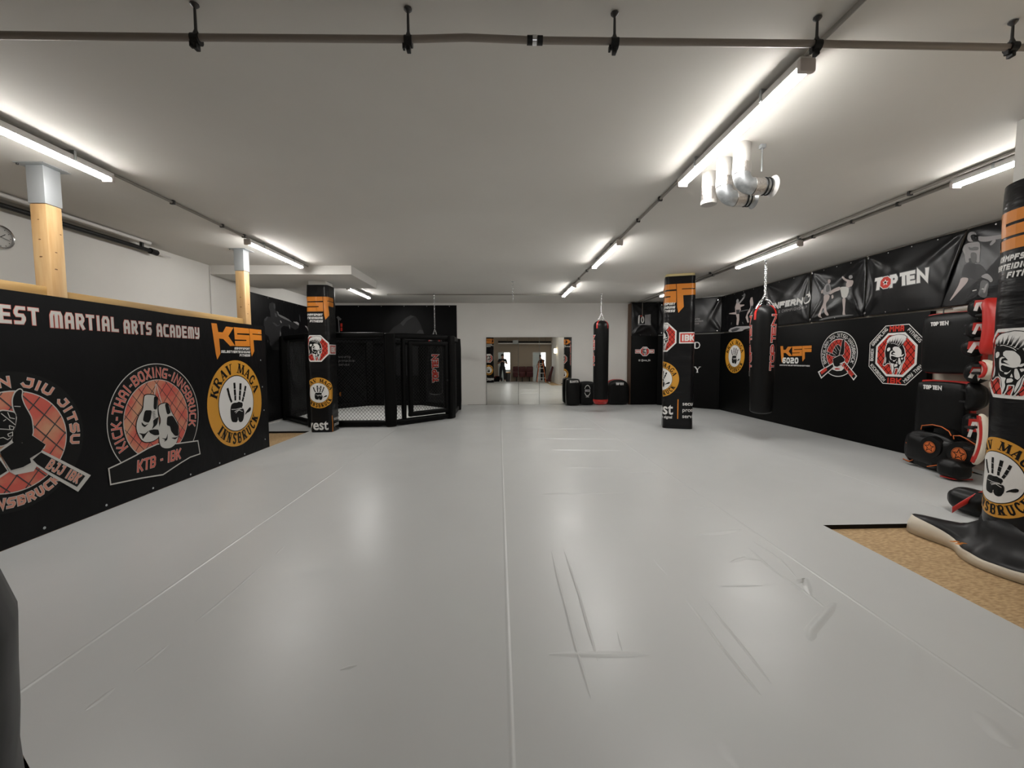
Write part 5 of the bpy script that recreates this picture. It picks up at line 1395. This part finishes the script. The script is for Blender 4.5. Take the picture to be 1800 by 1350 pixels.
b = MB(); b.tube([(5.38, 4.86, .03), (5.40, 4.72, .03), (5.6, 4.70, .03)], .008, REDL, 6); b.build('red_trim', t)
X, Y = onZ(1712, 905, 0); t = empty('shin_guard', (X, Y, 0), 'black shin guard with a red strap lying behind the nearest column', 'shin guard')
b = MB(); cushion(b, (X-.02, Y, .125), (.20, .34, .20), BLACKL, r=.08, puff=.02); b.build('guard_body', t)
b = MB(); p = [Vector((X-.24, Y-.02, .03)), Vector((X-.20, Y-.05, .09)), Vector((X-.08, Y-.06, .17)), Vector((X+.02, Y-.08, .22))]
b.faces([tuple(q+Vector((0, 0, dz))) for q in p for dz in (0, .055)], [(2*k, 2*k+1, 2*k+3, 2*k+2) for k in range(3)], REDL, True); o = b.build('red_strap', t, auto=False); sm = o.modifiers.new('s', 'SOLIDIFY'); sm.thickness = .006

# pads by the mirrors
def wallpad(px0, px1, pyt, depth, label, r=.04, txt=None, round_top=False, y=None, lean=0):
    y = y or 12.95; x0, zt = onY(px0, pyt, y-depth/2); x1, _ = onY(px1, pyt, y-depth/2)
    t = empty('kick_pad', ((x0+x1)/2, y, 0), label, 'kick pad')
    b = MB(); cushion(b, ((x0+x1)/2, y, zt/2+.004), (x1-x0, depth, zt-.045), BLACKL, r=r, puff=.02, nn=12)
    if round_top:
        for v in b.bm.verts:
            if v.co.z > zt*.6: v.co.z -= .10*abs((v.co.x-(x0+x1)/2)/((x1-x0)/2))**3
    b.build('pad_body', t)
    return t, (lambda u, v, off=0: (x0+u*(x1-x0), y-depth/2-.022-off, v*zt)), x0, x1, zt, y-depth/2
t, M, x0, x1, zt, yf = wallpad(996.5, 1019.5, 666, .30, 'black upright kick pad with white name lettering, overlapping the right mirror panel', y=12.85)
a = Art(); text(a, 'BUKATA', .22, .86, .855, .085, .017, WHITE, 0, gap=.14); a.build('brand_lettering', M, t, base=.004)
t, M, x0, x1, zt, yf = wallpad(1021, 1044, 670.5, .26, 'black kick pad with an oval grey emblem, left of the far punching bag', y=12.9)
a = Art()
for r0, r1, a0, a1 in ((.20, .235, 20, 160), (.20, .235, 200, 340)): a.ring(.5, .62, r0, r1, WHITED, 0, a0, a1)
text(a, 'SUCCE', .30, .70, .57, .10, .035, PGREY, 1, gap=.1); a.line([(.38,.36),(.62,.36)], .03, PGREY, 0); a.build('oval_emblem', M, t, base=.004)
t, M, x0, x1, zt, yf = wallpad(1070, 1106, 668, .26, 'wide round-topped black shield with TOP TEN lettering, right of the far punching bag', r=.08, round_top=True, y=12.92)
a = Art(); toptenword(a, 0, (x1-x0)*.38, 0, .075, 0, octo=False); a.build('brand_lettering', lambda u, v, off=0: (x0+(x1-x0)*.34+u, yf-.022-off, zt*.80+v), t, base=.004)
b = MB(); cushion(b, ((x0+x1)/2, 13.06, zt*.5+.012), (x1-x0+.03, .10, zt+.0), REDL, r=.05)
for v in b.bm.verts:
    if v.co.z > zt*.6: v.co.z -= .10*abs((v.co.x-(x0+x1)/2)/((x1-x0)/2))**3
b.build('red_back', t, label='red back edge')
b = MB(); x0, _ = onY(1046, 700, 12.95); x1, _ = onY(1069, 700, 12.95); cushion(b, ((x0+x1)/2-.02, 12.95, .255), (x1-x0-.06, .24, .46), REDL, r=.06, puff=.02)
t = empty('kick_pad', ((x0+x1)/2, 12.95, 0), 'red pad standing behind the foot of the far punching bag', 'kick pad'); b.build('pad_body', t)
b = MB(); cushion(b, ((x0+x1)/2-.04, 12.86, .33), (x1-x0-.16, .16, .40), GREYL, r=.06, puff=.02); b.build('grey_cover', t, label='dark grey wrinkled front')

# ================================================================== LEFT OUTER WALL DETAILS
CKY, CKZ = onX(-3, 416.5, XL)
t = empty('wall_clock', (XL+.02, CKY, CKZ), 'round wall clock with silver rim cut by the left frame edge', 'clock')
c = (XL+.001, CKY, CKZ)
MB().lathe([(.0, 0), (.125, 0), (.125, .03), (.115, .042), (.108, .036), (.108, .012)], c, CHROME, 40, 'x').build('rim', t)
MB().lathe([(.108, .002), (.108, .014)], c, WHITED, 40, 'x').build('dial', t)
a = Art()
for k in range(12): A_ = pi/6*k; a.line([(.088*sin(A_), .088*cos(A_)), (.10*sin(A_), .10*cos(A_))], .006, PBLACK, 0)
a.build('hour_marks', lambda u, v, off=0: (XL+.016+off, CKY+u, CKZ+v), t)
a = Art(); a.line([(0, 0), (.045, .035)], .007, PBLACK, 0, ext=.004); a.build('hour_hand', lambda u, v, off=0: (XL+.019+off, CKY+u, CKZ+v), t)
a = Art(); a.line([(0, 0), (.08, -.02)], .005, PBLACK, 0, ext=.004); a.build('minute_hand', lambda u, v, off=0: (XL+.023+off, CKY+u, CKZ+v), t)
conduit([(XL+.12, -.9, 3.09), (XL+.12, 6.45, 3.09)], .028, 'black pipe hung along the top of the left outer wall', [(XL+.12, k, 3.09) for k in (1.5, 4.9, 6.3)], m=BLACKP, n=12)
conduit([(XL+.24, -.9, 3.16), (XL+.24, 6.3, 3.16)], .022, 'pale conduit beside the black pipe over the left outer wall', m=WPLAST, n=10)
b = MB(); b.tube([(XL+.12, 6.44, 3.09), (XL+.12, 6.56, 3.085)], .042, BLACKP, 12); b.tube([(XL+.12, 6.55, 3.09), (XL+.10, 6.85, 3.09)], .012, WPLAST, 8)
b.build('pipe_end_fitting', label='black end fitting of the pipe on the left outer wall', cat='pipe fitting')
y1, z1 = onX(368, 470, XL+.01); y2, z2 = onX(425, 489, XL+.01)
conduit([(XL+.012, y1, .05), (XL+.012, y1, z1), (XL+.012, y2, z2)], .010, 'thin pale cable duct running down the left outer wall', m=WPLAST)

# ================================================================== BEHIND THE CAMERA (seen in the mirrors)
def skinned(pts, edges, m, name, parent, sub=2, root=0):
    bm = bmesh.new(); lay = bm.verts.layers.skin.verify(); vv = []
    for x, y, z, r in pts:
        v = bm.verts.new((x, y, z)); v[lay].radius = (r, r) if not isinstance(r, tuple) else r; vv.append(v)
    vv[root][lay].use_root = True
    for i, j in edges: bm.edges.new((vv[i], vv[j]))
    me = bpy.data.meshes.new('tmp'); bm.to_mesh(me); bm.free(); ob = bpy.data.objects.new('tmp', me); COL.objects.link(ob)
    ob.modifiers.new('k', 'SKIN').use_smooth_shade = True
    s_ = ob.modifiers.new('s', 'SUBSURF'); s_.levels = sub; s_.render_levels = sub
    dg = bpy.context.evaluated_depsgraph_get(); out = bpy.data.meshes.new_from_object(ob.evaluated_get(dg)); bpy.data.objects.remove(ob)
    out.name = name; out.materials.clear(); out.materials.append(m)
    for p in out.polygons: p.use_smooth = True; p.material_index = 0
    o = bpy.data.objects.new(name, out); link(o, parent); return o
def person(loc, rz, label, lean=0, arms=None, hold=True, hair=HAIR):
    t = empty('person', loc, label, 'person'); t.rotation_euler = (0, 0, rz)
    L = lambda z: lean*max(0, z-.95)
    P = [(0, 0, .96, .095), (0, L(1.12), 1.12, .11), (0, L(1.28)+.0, 1.28, .145), (0, L(1.40), 1.40, .125), (0, L(1.49)+.01, 1.49, .055), (0, L(1.55)+.02, 1.545, .062), (0, L(1.62)+.03, 1.62, .088), (0, L(1.69)+.025, 1.69, .078), (0, L(1.73)+.02, 1.735, .045), (0, L(1.62)+.125, 1.61, .014)]
    E = [(0,1),(1,2),(2,3),(3,4),(4,5),(5,6),(6,7),(7,8),(6,9)]
    for sx in (-1, 1):
        k = len(P); P += [(sx*.10, 0, .86, .080), (sx*.13, .02, .50, .062), (sx*.14, .03, .42, .06), (sx*.15, -.01, .10, .042), (sx*.16, .12, .04, .038)]; E += [(0,k),(k,k+1),(k+1,k+2),(k+2,k+3),(k+3,k+4)]
    ar = {}
    for sx in (-1, 1):
        sh, el, wr = arms[sx]; k = len(P); y3 = L(1.40)
        P += [(sx*.18, y3, 1.40, .062), (*el, .043), (*wr, .028)]; E += [(3,k),(k,k+1),(k+1,k+2)]
        d = (Vector(wr)-Vector(el)).normalized(); pm = Vector(wr)+d*.055; P.append((*pm, .030)); E.append((k+2,k+3))
        side = d.cross(Vector((0, 0, 1))).normalized() if abs(d.z) < .9 else Vector((1, 0, 0)); up = side.cross(d).normalized()
        for f in range(4):
            o = (f-1.5)*.019; b0 = pm+up*o+d*.03; q = [b0, b0+d*(.032+.004*(f in (1, 2))), b0+d*.05+side*-sx*.02, b0+d*.052+side*-sx*.04]
            kk = len(P); P += [(*v, .0085) for v in q]; E += [(k+3,kk),(kk,kk+1),(kk+1,kk+2),(kk+2,kk+3)]
        th = pm+up*.03-d*.01; kk = len(P); P += [(*th, .010), (*(th+up*.025+d*.025), .009), (*(th+up*.03+d*.05), .008)]; E += [(k+3,kk),(kk,kk+1),(kk+1,kk+2)]
        ar[sx] = (k, el, wr)
    skinned(P, E, SKIN, 'body', t)
    TP = [(0, L(1.0)+0, .82, .165), (0, L(1.0)+0, .98, .16), (0, L(1.12), 1.12, .145), (0, L(1.28), 1.28, .165), (0, L(1.40), 1.41, .14), (0, L(1.46), 1.465, .07)]; TE = [(0,1),(1,2),(2,3),(3,4),(4,5)]
    for sx in (-1, 1):
        k = len(TP); el = Vector(arms[sx][1]); s0 = Vector((sx*.19, L(1.40), 1.40)); m_ = s0.lerp(el, .7); TP += [(*s0, .082), (*m_, .066)]; TE += [(4,k),(k,k+1)]
    skinned(TP, TE, CLOTH, 't_shirt', t)
    BP = [(0, 0, .98, .15), (0, 0, 1.08, .135)]; BE = [(0,1)]
    for sx in (-1, 1): k = len(BP); BP += [(sx*.10, 0, .86, .115), (sx*.13, .02, .48, .085), (sx*.15, 0, .12, .07)]; BE += [(0,k),(k,k+1),(k+1,k+2)]
    skinned(BP, BE, CLOTH, 'trousers', t)
    for sx in (-1, 1):
        b = MB(); cushion(b, (sx*.16, .06, .045), (.10, .28, .085), SHOE, r=.035); o = b.build('shoe', None); o.parent = t
    hy = L(1.66)
    b = MB(); b.lathe([(.094, -.03), (.096, .02), (.088, .06), (.06, .095), (.0, .108)], (0, hy+.012, 1.67), hair, 20); o = b.build('hair', None); o.parent = t
    for sx in (-1, 1):
        b = MB(); b.lathe([(.0, -.006), (.011, 0), (.0, .008)], (sx*.032, L(1.64)+.112, 1.645), PBLACK, 8, 'y'); o = b.build('eye', None); o.parent = t
        b = MB(); b.lathe([(.0, -.012), (.022, 0), (.0, .012)], (sx*.09, L(1.62)+.03, 1.62), SKIN, 8, 'x'); o = b.build('ear', None); o.parent = t
    b = MB(); b.box((-.026, L(1.57)+.098, 1.567), (.026, L(1.57)+.106, 1.575), RED, .002); o = b.build('mouth', None); o.parent = t
    return t
person((.08, -.36, 0), 0, 'person in black clothes holding up a phone, reflected in the left mirror panel', arms={-1: (0, (-.30, .08, 1.14), (-.10, .26, 1.27)), 1: (0, (.30, .08, 1.14), (.10, .26, 1.27))})
ph = MB(); ph.box((.0, -.055, 1.27), (.16, -.047, 1.35), BLACKP, .003); ph.build('phone', label='dark phone held in both hands by the reflected person', cat='phone')
person((2.88, -.80, -.04), radians(50), 'person in black clothes bending over by the stepladder, seen in the mirrors', lean=.42, arms={-1: (0, (-.26, .34, 1.12), (-.14, .52, 1.00)), 1: (0, (.26, .34, 1.12), (.14, .54, .98))})
# stepladder
t = empty('stepladder', (2.62, .0, .0), 'black and orange folding stepladder behind the camera, seen in the mirrors', 'ladder')
for sx in (-1, 1):
    for sy, m in ((-1, BLACKP), (1, ORAD)):
        b = MB(); b.tube([(2.62+sx*.12, -.0+sy*.03, 1.38), (2.62+sx*.30, -.0+sy*.36, 0.002)], .022, m, 6); b.build('leg', t)
for k in range(4):
    f = (k+.7)/4.6; z = 1.38-1.38*f; xx = .12+.18*f; yy = 0+.03+.33*f
    b = MB(); b.box((2.62-xx, yy-.05, z-.015), (2.62+xx, yy+.05, z+.015), WPLAST, .004); b.build('step', t)
b = MB(); b.box((2.48, -.08, 1.36), (2.76, .08, 1.41), BLACKP, .01); b.build('top_plate', t)
# row of folding seats
def seat(x, label):
    t = empty('cinema_seat', (x, -.9, -.04), label, 'chair', 'dark red folding seats along the back wall')
    b = MB(); cushion(b, (x, -.93, .66), (.46, .12, .62), BURG, Matrix.Rotation(radians(-8), 3, 'X'), r=.05); b.build('backrest', t)
    b = MB(); cushion(b, (x, -.78, .46), (.44, .14, .36), BURG, Matrix.Rotation(radians(-16), 3, 'X'), r=.05); b.build('seat', t)
    b = MB(); b.box((x-.03, -.96, -.03), (x+.03, -.86, .40), BLACKP, .005); b.box((x-.14, -1.05, -.0395), (x+.14, -.78, -.01), BLACKP, .004); b.build('pedestal', t)
    return t
s0 = seat(.98, 'left seat of the dark red row along the back wall')
for x, lb in ((1.46, 'middle seat of the dark red row along the back wall'), (1.94, 'right seat of the dark red row along the back wall')):
    c = copy_tree(s0); c.location = (x, -.9, -.04); c['label'] = lb
t = empty('seat_back_board', (3.12, .05, 0), 'loose dark red seat leaning by the entrance wall', 'chair')
b = MB(); cushion(b, (3.24, .05, .51), (.14, .48, .98), BURG, Matrix.Rotation(radians(14), 3, 'Y'), r=.05); b.build('backrest', t)
b = MB(); cushion(b, (3.09, .05, .10), (.30, .46, .14), BURG, r=.05); b.build('seat', t)
t = empty('waste_bin', (.42, -.80, -.04), 'grey waste bin with yellow lid behind the camera', 'bin')
MB().lathe([(0, 0), (.13, 0), (.165, .58)], (.42, -.80, -.039), GREYL, 24).build('bucket', t)
MB().lathe([(.175, 0), (.175, .05), (.10, .08), (0, .08)], (.42, -.80, .545), AMBER, 24).build('lid', t)
t = empty('sports_bag', (-.22, -.85, -.04), 'black and red sports bag on the floor by the back wall', 'bag')
b = MB(); cushion(b, (-.24, -.85, .14), (.56, .32, .34), BLACKL, r=.12, puff=.03); b.build('bag_body', t)
b = MB(); b.tube([(-.40, -.70, .2), (-.38, -.68, .36), (-.1, -.68, .36), (-.08, -.70, .2)], .014, REDL, 8); b.build('handle', t)
t = empty('wall_lamp', (3.46, 1.35, 1.93), 'lit warm wall lamp on the entrance wall, seen in the right mirror panel', 'lamp')
MB().lathe([(0, -.15), (.07, -.13), (.085, 0), (.07, .13), (0, .15)], (3.37, 1.35, 1.93), WARM, 20).build('glass_shade', t)
b = MB(); b.tube([(3.37, 1.35, 2.08), (3.37, 1.35, 2.14), (3.469, 1.35, 2.14)], .012, CHROME, 8); b.build('bracket', t)
t = empty('overhead_duct', (1.6, -.75, 2.5), 'grey pipes and box duct under the ceiling behind the camera', 'duct')
MB().tube([(-.2, -.75, 2.46), (3.4, -.75, 2.44)], .045, WPLAST, 14).build('pipe', t)
MB().tube([(-.2, -.95, 2.56), (3.4, -.95, 2.56)], .06, BLACKP, 14).build('pipe', t)
MB().box((.75, -1.0, 2.42), (1.2, -.6, 2.66), GALVD, .01).build('box', t)
for x in (.4, 1.9, 3.0): MB().tube([(x, -.75, 2.5), (x, -.75, H-.001)], .006, DARKST, 6).build('hanger_rod', t)
t = empty('slipper', (3.1, .75, -.04), 'pair of pale and dark shoes on the board floor by the entrance wall', 'shoe')
b = MB(); cushion(b, (3.08, .75, .01), (.10, .27, .09), SHOE, r=.035); b.build('shoe_body', t)
